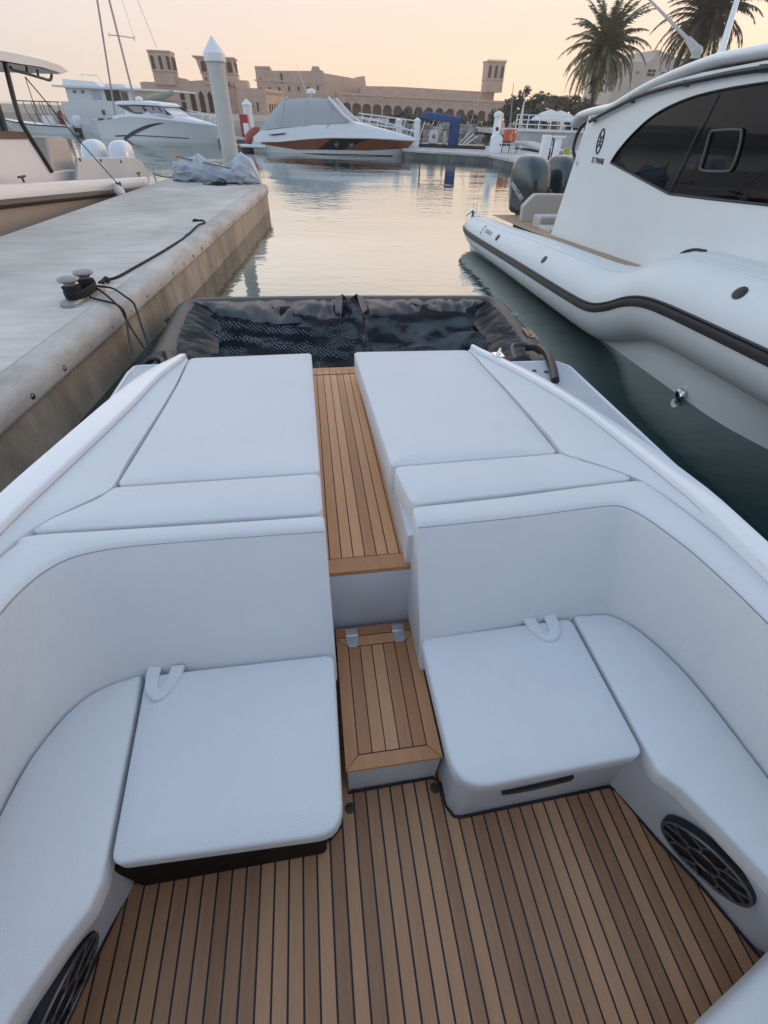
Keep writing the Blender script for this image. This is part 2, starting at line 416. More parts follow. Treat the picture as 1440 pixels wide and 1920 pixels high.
# ================================================================== the boat we stand in
BOAT = thing('open_motorboat', 'white open motorboat in the foreground with pale cushions, sunpads and teak decking', 'boat', (.13, 1.0, WATER))
RI = [(-1.6, 1.30), (.7, 1.275), (1.3, 1.275), (1.74, 1.272), (1.96, 1.245), (2.18, 1.205), (2.47, 1.14), (2.73, 1.07), (2.86, 1.04)]
RO = [(-1.6, 1.39), (.7, 1.36), (1.35, 1.355), (1.6, 1.335), (1.8, 1.315), (2.03, 1.29), (2.26, 1.25), (2.49, 1.185), (2.73, 1.115), (2.88, 1.06)]
LI = [(-1.6, -1.06), (1.15, -1.02), (1.43, -.985), (1.82, -.94), (2.12, -.912), (2.45, -.895), (2.6, -.878), (2.73, -.845), (2.86, -.81)]
LO = [(-1.6, -1.16), (1.34, -1.115), (2.14, -1.04), (2.56, -.985), (2.66, -.945), (2.76, -.90), (2.88, -.84)]
def smo(tab):                    # smooth lookup
    return lambda y: sum(lerp1(tab, y+d)*k for d, k in ((-.12, .25), (0, .5), (.12, .25)))
giR, goR, giL, goL = smo(RI), smo(RO), smo(LI), smo(LO)
zg = lambda y: .84-.19*(max(0, min(1, (y-1)/1.85)))**1.05
ys = [-1.6+i*.08 for i in range(int(4.4/.08)+1)] + [2.86]
WR, WLf = 2.125, -1.475          # outer edges of the side wings of the hull
def hull_side(b, gi, go, s, W):
    rings = []
    for y in ys:
        z = zg(y); a = gi(y); c = go(y)
        rings.append([(a-s*.004, y, z-.06), (a, y, z-.007), (a+s*.005, y, z-.001), ((a+c)/2, y, z+.001), (c-s*.006, y, z-.001), (c, y, z-.007), (c+s*.012, y, z-.05), (c+s*.05, y, .27)])
    b.loft(rings, False, False)
    e = rings[-1]; b.add(e, [list(range(len(e)))])   # closed stern end
hb = MB(); hull_side(hb, giR, goR, 1, WR); hull_side(hb, giL, goL, -1, WLf)
# hull sides below the wings, transom and inner bulk
for s, W, yend in ((1, WR, 3.44), (-1, WLf, 3.62)):
    rings = []
    for y in [-1.6, -.4, .8, 2.0, 3.0, yend]:
        k = .0
        rings.append([(W-s*.02, y, .235), (W, y, .2), (W-s*.01, y, .12), (W-s*.10, y, .06), (W-s*.22, y, -.30), (0, y, -.6)])
    hb.loft(rings, False, False)
hb.add([(WLf, 3.5, .2), (WR, 3.44, .2), (WR-.2, 3.44, -.5), (WLf+.2, 3.5, -.5)], [(0, 1, 2, 3)])
make('hull', hb, GEL, BOAT)
# ribbed side wings beside the coaming, with a bright trim
RIB = mat('ribbed_grey_deck', (.56, .56, .585), .45, var=.06, vs=6)
def add_ribs(M, scale, axis='X'):
    t = M.node_tree; b = t.nodes['Principled BSDF']
    co = t.nodes.new('ShaderNodeTexCoord'); wv = t.nodes.new('ShaderNodeTexWave'); wv.bands_direction = axis; wv.inputs['Scale'].default_value = scale
    t.links.new(co.outputs['Object'], wv.inputs[0])
    bp = t.nodes.new('ShaderNodeBump'); bp.inputs['Strength'].default_value = .7; bp.inputs['Distance'].default_value = .006
    t.links.new(wv.outputs['Fac'], bp.inputs['Height']); t.links.new(bp.outputs[0], b.inputs['Normal'])
add_ribs(RIB, 14)
for gi, go, s, W, yend, cut in ((giR, goR, 1, WR, 3.44, .12), (giL, goL, -1, WLf, 3.64, .03)):
    b = MB(); yy = [-1.6+i*.2 for i in range(int((yend+1.6)/.2))] + [yend-.1, yend]
    rows = []
    for y in yy:
        wv = W - (s*cut if y == yend else 0)
        x0 = go(min(y, 2.8))+s*.045 if y < 2.85 else s*(.95 if s > 0 else .80)
        rows.append([(x0, y, .246), (wv, y, .246)])
    b.grid(rows); wing = make('side_deck', b, RIB, BOAT)
    t = MB(); t.tube([(W, -1.6, .244), (W, yend-.12, .244), (W-s*cut*.6, yend-.02, .244), (W-s*cut-s*.02, yend, .244), (W-s*.75, yend+.01, .244)], .013, 8)
    make('trim_rail', t, GEL, wing)
    for dx, dy in ((.13, .2), (.22, .17)):
        f = MB(); f.lathe([(.018, 0), (.018, .006), (.010, .009)], (W-s*(cut+dx), yend-dy, .246), 12)
        make('deck_eye', f, BLACK, wing)

# ---- teak sole
def planks(x0, x1, y0, y1, z, wd, gap=.0062, th=.008, xoff=0, zf=None):
    b = MB(); x = x0+xoff
    while x < x1-.004:
        a, c = max(x, x0), min(x+wd, x1)
        yy = [y0, y1]
        vs = []
        for zz in (-th, 0):
            for y in yy:
                for xx in (a+gap/2, c-gap/2): vs.append((xx, y, (zf(y) if zf else z)+zz))
        b.add(vs, [(0, 2, 3, 1), (4, 5, 7, 6), (0, 1, 5, 4), (2, 6, 7, 3), (0, 4, 6, 2), (1, 3, 7, 5)])
        x += wd
    return b
PW = .0445
FL = make('cockpit_floor', planks(-1.14, 1.36, -1.5, 1.0, 0, PW, xoff=-.0113+.0), TEAK, BOAT, 0)
b = MB(); b.box(-1.14, 1.36, -1.5, 1.0, -.05, -.0018); make('caulking', b, CAULK, FL, 0)
BRZ = mat('bronze_socket', (.07, .055, .04), .45, metal=.4)
for x, y in ((-.01, .44), (.30, .46)):
    b = MB(); b.lathe([(.017, 0), (.017, .003), (.010, .004), (.009, .001), (.0, .001)], (x, y, .0005), 16)
    make('deck_socket', b, BRZ, FL)

# ---- central step with hinged teak lid, riser, raised walkway
STX0, STX1, STY0, STY1 = -.012, .312, .492, 1.03
b = MB(); b.box(STX0+.004, STX1-.004, STY0+.006, STY1, -.01, .196); make('step_box', b, GELM, BOAT, 0)
lid = MB(); bw = .045; g = .002
def quad(b, P, z, th=.014):
    b.prism([(p[0], p[1], z-th) for p in P], (0, 0, th))
x0, x1, y0, y1 = STX0, STX1, STY0, STY1-.045
quad(lid, [(x0, y0), (x1, y0), (x1-bw, y0+bw-g), (x0+bw, y0+bw-g)], .21)
quad(lid, [(x0, y0+g), (x0+bw-g, y0+bw), (x0+bw-g, y1-bw), (x0, y1-g)], .21)
quad(lid, [(x1, y0+g), (x1, y1-g), (x1-bw+g, y1-bw), (x1-bw+g, y0+bw)], .21)
quad(lid, [(x0, y1), (x0+bw, y1-bw+g), (x1-bw, y1-bw+g), (x1, y1)], .21)
n = 5; pw = (x1-x0-2*bw)/n
for i in range(n):
    quad(lid, [(x0+bw+i*pw+g, y0+bw+g), (x0+bw+(i+1)*pw-g, y0+bw+g), (x0+bw+(i+1)*pw-g, y1-bw-g), (x0+bw+i*pw+g, y1-bw-g)], .21)
quad(lid, [(x0, y1+.004), (x1, y1+.004), (x1, STY1), (x0, STY1)], .21)
LID = make('step_lid', lid, TEAKL, BOAT, 0)
b = MB(); b.box(x0+.003, x1-.003, y0+.003, STY1-.002, .194, .2075); make('caulking', b, CAULK, LID, 0)
for hx in (.052, .246):
    b = MB(); hz = .2115
    P = [(hx-.026, y1+.036), (hx+.026, y1+.036), (hx+.024, y1-.03), (hx+.016, y1-.048), (hx-.016, y1-.048), (hx-.024, y1-.03)]
    quad(b, P, hz+.003, .004); b.tube([(hx-.027, y1+.004, hz+.003), (hx+.027, y1+.004, hz+.003)], .005, 8)
    make('hinge', b, CHROME, LID, bev=.0015)
zw = lambda y: .552-.045*(y-1.06)
WX0, WX1 = -.045, .292
b = MB(); b.box(WX0+.01, WX1+.03, 1.045, 1.075, .05, .538); make('riser', b, GELM, BOAT, bev=.004)
wk = planks(WX0, WX1-.012, 1.118, 2.86, 0, .0447, gap=.0045, xoff=-.012, zf=zw)
for (ya, yb) in ((1.045, 1.1145), (2.945, 2.99)):
    wk.add([(x, y, zw(y)+dz) for dz in (-.02, 0) for y in (ya, yb) for x in (WX0, WX1)], [(0, 2, 3, 1), (4, 5, 7, 6), (0, 1, 5, 4), (2, 6, 7, 3), (0, 4, 6, 2), (1, 3, 7, 5)])
for i in range(8):
    xa = WX0+i*.0447-.012
    a, c = max(xa, WX0)+.002, min(xa+.0447, WX1-.012)-.002
    if c-a > .01: wk.add([(x, y, zw(y)+dz) for dz in (-.02, 0) for y in (2.876, 2.942) for x in (a, c)], [(0, 2, 3, 1), (4, 5, 7, 6), (0, 1, 5, 4), (2, 6, 7, 3), (0, 4, 6, 2), (1, 3, 7, 5)])
WALK = make('walkway', wk, TEAKL, BOAT, 0)
b = MB(); b.add([(x, y, zw(y)+dz) for dz in (-.05, -.0025) for y in (1.047, 2.988) for x in (WX0-.06, WX1+.002)], [(0, 2, 3, 1), (4, 5, 7, 6), (0, 1, 5, 4), (2, 6, 7, 3), (0, 4, 6, 2), (1, 3, 7, 5)])
make('caulking', b, CAULK, WALK, 0)

# ---- seat backs (front face leaning aft, rounded top), both sides
def back(name, Bc, Tc, Oc, lab):
    n = 10; Bs, Ts, Os = crom([(*p, 0) for p in Bc], n), crom([(*p, 0) for p in Tc], n), crom([(*p, 0) for p in Oc], n)
    rings = []
    for b0, t0, o0 in zip(Bs, Ts, Os):
        def P(a, bb, k, z): q = a.lerp(bb, k); return Vector((q.x, q.y, z))
        rings.append([P(b0, t0, -.18, .26), P(b0, t0, 0, .42), P(b0, t0, .28, .52), P(b0, t0, .58, .63), P(b0, t0, .86, .735), P(b0, t0, .955, .768), P(b0, t0, .99, .782),
                      P(t0, o0, .06, .793), P(t0, o0, .16, .7985), P(t0, o0, .5, .802), P(t0, o0, .85, .801), P(t0, o0, .96, .795), P(t0, o0, 1.0, .78), P(t0, o0, 1.0, .45), P(b0, o0, .9, .26)])
    c = sum(rings[0], Vector())/len(rings[0]); d = (rings[1][4]-rings[0][4]).normalized()
    first = [p.lerp(c, .05)-d*.004 for p in rings[0]]; second = [p.lerp(c, .015)+d*.002 for p in rings[0]]; rings[0] = [p+d*.012 for p in rings[0]]
    m = MB().loft([first, second]+rings, True, True)
    o = make(name, m, VINYL, BOAT, 50)
    st = MB(); st.tube([Vector((t.x, t.y, .7835)) + (o2-t).normalized()*.0005 for t, o2 in zip(Ts, Os)], .0022, 6)
    make('stitching', st, VINYL_S, o); return o
RB = [(.29, .815), (.64, .835), (.87, .842), (1.0, .84), (1.06, .81), (1.11, .74), (1.15, .64), (1.175, .53), (1.19, .36), (1.20, .1), (1.21, -.9)]
RT = [(.29, 1.01), (.64, 1.02), (.87, 1.035), (1.0, 1.04), (1.05, 1.02), (1.09, .96), (1.125, .86), (1.15, .76), (1.175, .56), (1.19, .2), (1.20, -.9)]
RO_ = [(.29, 1.105), (.64, 1.12), (.95, 1.145), (1.165, 1.155), (1.20, 1.12), (1.225, 1.03), (1.25, .93), (1.27, .83), (1.30, .66), (1.32, .3), (1.33, -.9)]
LB = [(-.022, .81), (-.35, .815), (-.60, .818), (-.72, .80), (-.80, .765), (-.85, .71), (-.885, .64), (-.91, .56), (-.925, .42), (-.94, .1), (-.95, -.9)]
LT = [(-.022, 1.03), (-.35, 1.035), (-.62, 1.035), (-.74, 1.02), (-.80, .995), (-.84, .955), (-.87, .90), (-.89, .83), (-.91, .68), (-.93, .2), (-.94, -.9)]
LOo = [(-.022, 1.095), (-.35, 1.10), (-.70, 1.108), (-.94, 1.112), (-.965, 1.07), (-.985, 1.02), (-1.0, .96), (-1.01, .9), (-1.02, .7), (-1.04, .2), (-1.05, -.9)]
back('backrest', RB, RT, RO_, ''); back('backrest', LB, LT, LOo, '')

# ---- seat cushions
zs = lambda x, y: .42
sc = make('seat_cushion', slab([(.287, .818), (.868, .832), (.868, .352), (.29, .335)], zs, .07, .013, .003, [.012, .012, .03, .10]), VINYL, BOAT, 60)
def strap(o, ang, L=.112, w=.056):
    t = MB(); n = 22; R3 = Matrix.Rotation(ang, 3, 'Z'); rings = []
    def U(hw, tip, z, y0=.0):
        r = []
        for k in range(n+1):
            u = -1+2*k/n; a = abs(u)**2.6
            x = hw*math.sin(u*math.pi/2)*(1+.18*a) ; y = -tip*math.cos(u*math.pi/2)**.75*(1)
            r.append(Vector(o)+R3 @ Vector((x, y+y0+.012, z+.006+.008*(abs(y)/L))))
        return r
    a = U(w, L, 0); b_ = U(w*.28, L*.66, 0); c = U(w*.28, L*.66, .008); d = U(w*.97, L*.97, .011); e = U(w, L, .006); f = U(w*.70, L*.84, .012)
    t.loft([a, e, d, f, c, b_, a], False, False); return t
make('pull_strap', strap((.745, .838, .412), .03), VINYL, sc, 60)
sc = make('seat_cushion', slab([(-.022, .798), (-.639, .801), (-.602, .30), (-.028, .285)], zs, .07, .013, .003, [.012, .012, .03, .07]), VINYL, BOAT, 60)
make('pull_strap', strap((-.575, .808, .412), -.06, .118, .05), VINYL, sc, 60)
rbk = [(p.x, p.y) for p in crom([(*p, 0) for p in RB[2:]], 5)]
P = [(.882, .30), (.882, .846)] + [(x-.006, y-.006) for x, y in rbk if x > .93] + [(1.19, -.9), (1.155, -.35)] + [(1.06, -.06), (1.01, .055), (.965, .165), (.925, .25)]
make('bench_cushion', slab(P, zs, .08, .014, .003, .0, step=.03), VINYL, BOAT, 60)
lbk = [(p.x, p.y) for p in crom([(*p, 0) for p in LB[2:]], 5)]
P = [(-.613, .27), (-.652, .81)] + [(x+.006, y-.006) for x, y in lbk if x < -.69] + [(-.94, -.9), (-.93, -.5), (-.82, -.13), (-.72, .08), (-.67, .16), (-.625, .22)]
make('bench_cushion', slab(P, zs, .08, .014, .003, .0, step=.03), VINYL, BOAT, 60)

# ---- moulded seat bases
b = MB()
P = fillet([(.328, 1.0), (.328, .40), (.36, .366), (.94, .383), (.94, 1.0)], [0, .03, .03, 0, 0])
b.prism([(p.x, p.y, -.01) for p in P], (0, 0, .358)); make('seat_base', b, GELM, BOAT, 40)
b = MB(); b.prism([(-.05, 1.0, -.01), (-.62, 1.0, -.01), (-.70, .345, -.01), (-.16, .375, -.01), (-.075, .365, -.01), (-.045, .40, -.01)], (0, 0, .358))
make('seat_base', b, GELM, BOAT, 40)
def sidewall(F, T, lab):         # floor line F, upper line T
    r = []
    for f, t in zip(crom([(*p, 0) for p in F], 6), crom([(*p, 0) for p in T], 6)):
        q = lambda k, z: (f.x+(t.x-f.x)*k, f.y+(t.y-f.y)*k, z)
        r.append([q(-.02, -.01), q(0, .012), q(.9, .30), q(1, .345)])
    return MB().loft(r, False, False)
make('side_moulding', sidewall([(.915, .44), (.94, .383), (1.02, .205), (1.085, .08), (1.14, -.06), (1.2, -.2), (1.22, -.9)], [(.86, .42), (.90, .34), (.985, .17), (1.03, .055), (1.08, -.06), (1.16, -.3), (1.2, -.9)], ''), GELM, BOAT, 60)
make('side_moulding', sidewall([(-.66, .43), (-.695, .33), (-.765, .165), (-.80, .05), (-.86, -.1), (-.95, -.4), (-.97, -.9)], [(-.63, .42), (-.645, .28), (-.70, .13), (-.745, .05), (-.83, -.12), (-.93, -.45), (-.95, -.9)], ''), GELM, BOAT, 60)
# dark caulk seam where the moulding meets the sole
b = MB(); b.tube([(STX0, .488, .002), (.30, .494, .002), (.325, .47, .002), (.326, .40, .002), (.345, .366, .002), (.37, .36, .002), (.93, .377, .002), (.955, .36, .002), (1.015, .20, .002), (1.08, .075, .002), (1.135, -.065, .002), (1.19, -.2, .002), (1.21, -.9, .002)], .005, 6)
b.tube([(-.05, .42, .002), (-.045, .39, .002), (-.08, .36, .002), (-.70, .335, .002), (-.76, .16, .002), (-.795, .05, .002), (-.855, -.1, .002), (-.96, -.9, .002)], .005, 6)
make('sole_seam', b, CAULK, BOAT)
# dark drawer pulled out a little beneath the near seat, slot under the far one
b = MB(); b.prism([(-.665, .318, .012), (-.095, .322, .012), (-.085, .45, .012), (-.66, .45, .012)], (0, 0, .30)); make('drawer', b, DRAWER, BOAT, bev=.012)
b = MB(); b.prism([(.475+.24*i/16, .359+.012*i/24, .20-.018*math.sin(math.pi*(i/16)**.8)) for i in range(17)] + [(.475+.24*i/16, .359+.012*i/24, .212+.02*(i/16)**2) for i in range(16, -1, -1)], (0, .012, 0))
make('vent_slot', b, BLACK, BOAT)
# round loudspeakers in the side mouldings
SPK = mat('speaker_cone', (.008, .008, .010), .45); SPG = mat('speaker_grille', (.13, .135, .14), .35, metal=.4)
def speaker(c, nrm, rad):
    nrm = Vector(nrm).normalized(); c = Vector(c); u = nrm.cross(Vector((0, 0, 1))).normalized(); v = u.cross(nrm)
    b = MB(); b.lathe([(rad, -.012), (rad, .006), (rad*.95, .011), (rad*.90, .006), (rad*.5, .002), (rad*.30, .003), (rad*.26, .006), (0.002, .009)], c, 32, nrm)
    s = make('speaker', b, SPK, BOAT, 40)
    g = MB(); at = lambda r, a: c + (u*math.cos(a)+v*math.sin(a))*r + nrm*.012
    ringp = lambda r, n_: [at(r, 2*math.pi*k/n_) for k in range(n_)]
    g.tube(ringp(rad*.955, 40), .0045, 6, closed=True); g.tube(ringp(rad*.34, 20), .0035, 6, closed=True)
    for k in range(7):
        a = 2*math.pi*k/7+.2
        g.tube([at(rad*.34, a), at(rad*.62, a)], .0036, 6)
        g.tube([at(rad*.62, a), at(rad*.95, a-.26)], .0036, 6); g.tube([at(rad*.62, a), at(rad*.95, a+.26)], .0036, 6)
    make('grille', g, SPG, s)
def on_wall(F0, F1, T0, T1, k, sgn):   # centre and normal on a side moulding
    F0, F1, T0, T1 = [Vector(p) for p in (F0, F1, T0, T1)]; f = (F0+F1)/2; t = (T0+T1)/2
    n = (F1-F0).cross(t-f).normalized(); n = n if n.x*sgn > 0 else -n
    return f.lerp(t, k)+n*.006, n
c, n = on_wall((1.02, .205, .012), (1.085, .08, .012), (.985, .17, .30), (1.03, .055, .30), .66, -1); speaker(c, n, .125)
c, n = on_wall((-.765, .165, .012), (-.80, .05, .012), (-.70, .13, .30), (-.745, .05, .30), .62, 1); speaker(c, n, .125)
# pale corner of the helm seat behind
b = slab([(.735, -.165), (.96, -.098), (1.2, -.02), (1.2, -.75), (.7, -.75)], lambda x, y: .30, .1, .03, .004, .03)
HS = make('helm_seat', b, VINYL, BOAT, 60)
b = MB(); b.box(.82, 1.15, -.7, -.2, -.01, .21); make('pedestal', b, GELM, HS)

# unseen forward part behind the camera, added to shade the cockpit: console, windscreen, seats
b = MB(); b.prism([(-.75, -1.55, -.02), (1.05, -1.55, -.02), (1.05, -1.55, 1.05), (-.75, -1.55, 1.05)], (0, -.7, 0)); HC = make('unseen_helm_console', b, GELM, BOAT, bev=.06)
b = MB(); b.prism([(-.95, -1.7, 1.06), (1.25, -1.7, 1.06), (1.1, -1.5, 1.62), (-.8, -1.5, 1.62)], (0, -.02, 0)); make('windscreen', b, GLASS, HC, 0)
b = slab([(-1.05, -2.9), (1.35, -2.9), (1.3, -.62), (-1.0, -.62)], lambda x, y: 2.28, .12, .05, .02, .25, step=.12); SHADE_TOP = make('hardtop', b, GELM, BOAT, 60)  # unseen top over the helm, added to darken the cockpit
for x, y in ((-.95, -.95), (1.25, -.95), (-.95, -2.5), (1.25, -2.5)):
    b = MB(); b.tube([(x, y, .75), (x, y, 2.2)], .04, 8); make('hardtop_post', b, BLACK, SHADE_TOP)
for x in (-.4, .7):
    b = slab([(x-.3, -1.25), (x+.3, -1.25), (x+.3, -.8), (x-.3, -.8)], lambda x, y: .62, .14, .04, .006, .05); hs = make('unseen_helm_chair', b, VINYL, BOAT, 60)
    b = MB(); b.box(x-.28, x+.28, -.84, -.74, .62, 1.15); make('chair_back', b, VINYL, hs, bev=.04)
    b = MB(); b.lathe([(.12, 0), (.06, .05), (.06, .5)], (x, -1.02, 0), 16); make('chair_post', b, CHROME, hs)
# ---- headrest pads and sunpads
make('headrest_pad', slab([(.288, 1.112), (1.165, 1.162), (1.09, 1.235), (1.01, 1.295), (.945, 1.352), (.255, 1.335)], lambda x, y: .803, .13, .011, .004, [.02, .02, .0, .0, .02, .02]), VINYL, BOAT, 60)
make('headrest_pad', slab([(-.022, 1.105), (-.945, 1.122), (-.89, 1.185), (-.84, 1.222), (-.785, 1.265), (-.745, 1.325), (-.022, 1.325)], lambda x, y: .803, .13, .011, .004, [.02, .02, 0, 0, 0, .02, .02]), VINYL, BOAT, 60)
zp = lambda x, y: .80-.117*(y-1.34)
make('sunpad', slab([(.25, 1.345), (.944, 1.365), (.962, 1.58), (.98, 1.83), (.998, 2.14), (1.01, 2.47), (1.025, 2.70), (1.02, 2.83), (.245, 2.87)], zp, .15, .012, .006, [.02, .02, 0, 0, 0, 0, .05, .05, .03]), VINYL, BOAT, 60)
make('sunpad', slab([(-.022, 1.335), (-.743, 1.337), (-.75, 1.71), (-.758, 2.09), (-.77, 2.41), (-.79, 2.67), (-.805, 2.86), (-.035, 2.88)], zp, .15, .012, .004, [.02, .02, 0, 0, 0, 0, .05, .03]), VINYL, BOAT, 60)
b = MB()
for x0, x1 in ((.268, 1.0), (-.78, -.035)):
    b.prism([(x0, 1.06, .10), (x0, 2.84, .10), (x0, 2.84, .54), (x0, 1.34, .70), (x0, 1.06, .70)], (x1-x0, 0, 0))
make('sunpad_base', b, VINYL, BOAT, 0)
# ---- upholstered side panels between pads and coaming
def panel(S, gi, s):
    rings = []; Sm = crom(S, 7)
    for p in Sm:
        y = p.y; yg = y+.0; gx = gi(yg); gz = zg(yg)-.028
        a = Vector((p.x, y, p.z)); c = Vector((gx-s*.004, yg, gz))
        if (c.x-a.x)*s < .02: c = Vector((a.x+s*.02, y, max(gz, a.z+.012)))
        d = c-a; nr = Vector((-s*.45, 0, .9))
        L = d.length
        rings.append([a+Vector((-s*.004, 0, -.10)), a+Vector((0, 0, -.03)), a+d*.04+nr*.012*min(1, L*4), a+d*.15+nr*.018*min(1, L*3.5), a+d*.4+nr*.022*min(1, L*3), a+d*.7+nr*.017*min(1, L*3), a+d*.93+nr*.009*min(1, L*3), c+nr*.001])
    return make('side_panel', MB().loft(rings, False, False), VINYL, BOAT, 70)
panel([(1.34, -1.5, .79), (1.325, .3, .79), (1.305, .66, .79), (1.275, .83, .79), (1.25, .95, .79), (1.225, 1.05, .79), (1.20, 1.12, .79), (1.175, 1.165, .79), (1.10, 1.235, .79), (1.015, 1.30, .79), (.957, 1.36, .788), (.968, 1.5, .775), (.975, 1.65, .757), (.985, 1.83, .735), (1.002, 2.14, .70), (1.015, 2.47, .66), (1.028, 2.70, .635), (1.025, 2.84, .62)], giR, 1)
panel([(-1.06, -1.5, .79), (-1.045, .2, .79), (-1.025, .7, .79), (-1.01, .9, .79), (-.99, 1.03, .79), (-.955, 1.115, .79), (-.90, 1.185, .79), (-.845, 1.23, .79), (-.79, 1.275, .79), (-.752, 1.335, .785), (-.756, 1.5, .772), (-.76, 1.71, .748), (-.767, 2.09, .704), (-.78, 2.41, .666), (-.80, 2.67, .636), (-.81, 2.85, .615)], giL, -1)
# chrome cleat, latch and hose on the coaming by the stern
for x, y, sc_ in ((1.145, 2.60, 1),):
    z = zg(y)+.004; b = MB()
    b.box(x-.03, x+.03, y-.035, y+.035, z, z+.006)
    b.tube([(x-.02, y-.02, z+.004), (x-.018, y-.028, z+.03), (x+.018, y+.028, z+.03), (x+.02, y+.02, z+.004)], .006, 8)
    make('cleat', b, CHROME, BOAT)
# ================================================================== net pool floating at the stern
TUBEM = mat('dark_grey_pvc', (.060, .054, .050), .42, var=.25, vs=3, bump=.25, bs=90)
SKIRT = mat('wrinkled_black_film', (.050, .045, .043), .55, var=.35, vs=5, spec=.35)
NP = thing('swim_net_pool', 'black inflatable frame with a sagging dark net, floating behind the sunpads at the stern', 'swim pool', (.45, 5.0, WATER))
tp = [(2.14, 3.55, .02), (2.20, 3.85, -.05), (2.31, 4.7, -.10), (2.38, 5.55, -.10)]
cor = [(2.39, 5.78, -.10), (2.34, 5.92, -.10), (2.18, 5.98, -.10)]
far = [(1.5, 6.02, -.10), (.4, 6.08, -.10), (-.8, 6.10, -.10), (-1.28, 6.10, -.10)]
cor2 = [(-1.46, 6.04, -.10), (-1.54, 5.86, -.10)]
lf = [(-1.53, 5.4, -.10), (-1.50, 4.75, -.09), (-1.45, 4.35, -.04), (-1.36, 4.05, .03)]
path = crom(tp+cor+far+cor2+lf, 5)
rr = [.145*(.55 if i < 3 or i > len(path)-4 else 1) for i in range(len(path))]
b = MB(); b.tube(path, rr, 16); fr = make('inflatable_frame', b, TUBEM, NP, 60)
b = MB()
b.tube([(p.x*1.0+(.135 if p.x > 1 else -.135 if p.x < -1 else 0), p.y+(.13 if -1 < p.x < 2 else 0), -.14) for p in path[6:-6]], .018, 6); make('rubbing_seam', b, BLACK, fr)
rnd = random.Random(3)
def fold(p, f, k=1.0):
    n = noise.noise(Vector(p)*f); return (1-abs(n)*2)*k
# sagging net
def net_mat():
    M = bpy.data.materials.new('black_net'); M.use_nodes = True
    t = M.node_tree; b = t.nodes['Principled BSDF']; b.inputs['Base Color'].default_value = (.010, .012, .016, 1); b.inputs['Roughness'].default_value = .8; b.inputs['Specular IOR Level'].default_value = .15
    co = t.nodes.new('ShaderNodeTexCoord'); mp = t.nodes.new('ShaderNodeMapping'); mp.inputs['Rotation'].default_value = (0, 0, R(45)); mp.inputs['Scale'].default_value = (1, 1, .3)
    t.links.new(co.outputs['Object'], mp.inputs[0])
    v = t.nodes.new('ShaderNodeTexVoronoi'); v.inputs['Scale'].default_value = 34; v.inputs['Randomness'].default_value = .15
    t.links.new(mp.outputs[0], v.inputs['Vector'])
    n = t.nodes.new('ShaderNodeTexNoise'); n.inputs['Scale'].default_value = 2.5; t.links.new(co.outputs['Object'], n.inputs['Vector'])
    th = t.nodes.new('ShaderNodeMapRange'); th.inputs[1].default_value = .42; th.inputs[2].default_value = .66; th.inputs[3].default_value = .26; th.inputs[4].default_value = .40
    t.links.new(n.outputs[0], th.inputs[0])
    ls = t.nodes.new('ShaderNodeMath'); ls.operation = 'LESS_THAN'; t.links.new(v.outputs['Distance'], ls.inputs[0]); t.links.new(th.outputs[0], ls.inputs[1])
    x = t.nodes.new('ShaderNodeMixRGB'); x.inputs[1].default_value = (.008, .010, .014, 1); x.inputs[2].default_value = (.15, .18, .20, 1)  # pale dots paint the light showing through the mesh holes
    t.links.new(ls.outputs[0], x.inputs[0]); t.links.new(x.outputs[0], b.inputs['Base Color'])
    bp = t.nodes.new('ShaderNodeBump'); bp.inputs['Strength'].default_value = .8; bp.inputs['Distance'].default_value = .01
    t.links.new(v.outputs['Distance'], bp.inputs['Height']); t.links.new(bp.outputs[0], b.inputs['Normal']); return M
rows = []
for i in range(46):
    v = i/45; row = []
    for j in range(81):
        u = j/80; x = -1.22+(3.35)*u+.12*v*(u-.5); y = 3.5+2.25*v
        z = -.10+.10*fold((x*.8+y*.5, y*1.1, 2), 1.5)+.045*fold((x, y, 7), 4.0)-.05*math.sin(math.pi*v)
        z += .10*math.exp(-((u-.52)/.018)**2)        # gathered ridge in the middle
        row.append((x, y, z))
    rows.append(row)
make('net', MB().grid(rows), net_mat(), NP, 60)
# gathered skirts along three sides
def skirt(A, Bc, zA, zB, n, amp, name='skirt', m=SKIRT, fq=9):
    A = crom([(*p, 0) for p in A], n); Bc = crom([(*p, 0) for p in Bc], n); rows = []
    for k in range(13):
        s = k/12; row = []
        for i, (a, c) in enumerate(zip(A, Bc)):
            p = a.lerp(c, s); q = i/len(A)
            w = amp*math.sin(math.pi*min(1, .15+s*.85))*(.6+.4*s)
            h = fold((q*fq, s*.55, 3.3+len(A)), 2.6)*w*1.1 + .3*w*noise.noise(Vector((q*fq*2.5, s*2, 1)))
            row.append((p.x, p.y, zA+(zB-zA)*s**1.3+h))
        rows.append(row)
    return make(name, MB().grid(rows), m, NP, 70)
skirt([(2.12, 3.5), (2.22, 4.3), (2.27, 4.9), (2.30, 5.5), (2.27, 5.85)], [(1.72, 3.7), (1.83, 4.4), (1.90, 4.9), (1.92, 5.3), (1.96, 5.50)], .0, -.06, 24, .075)
skirt([(-1.36, 4.1), (-1.42, 4.6), (-1.45, 5.1), (-1.46, 5.6), (-1.42, 5.98)], [(-.94, 3.9), (-.99, 4.5), (-1.03, 4.9), (-1.06, 5.3), (-1.08, 5.62)], .0, -.07, 24, .075)
FILM = mat('wet_blue_black_film', (.022, .026, .036), .34, var=.4, vs=4, spec=.4)
skirt([(-1.44, 6.0), (-.6, 6.0), (.15, 5.98), (.36, 5.98)], [(-1.12, 5.62), (-.6, 5.35), (.12, 5.42), (.38, 5.30)], .02, -.04, 18, .06, 'far_skirt', FILM, 6)
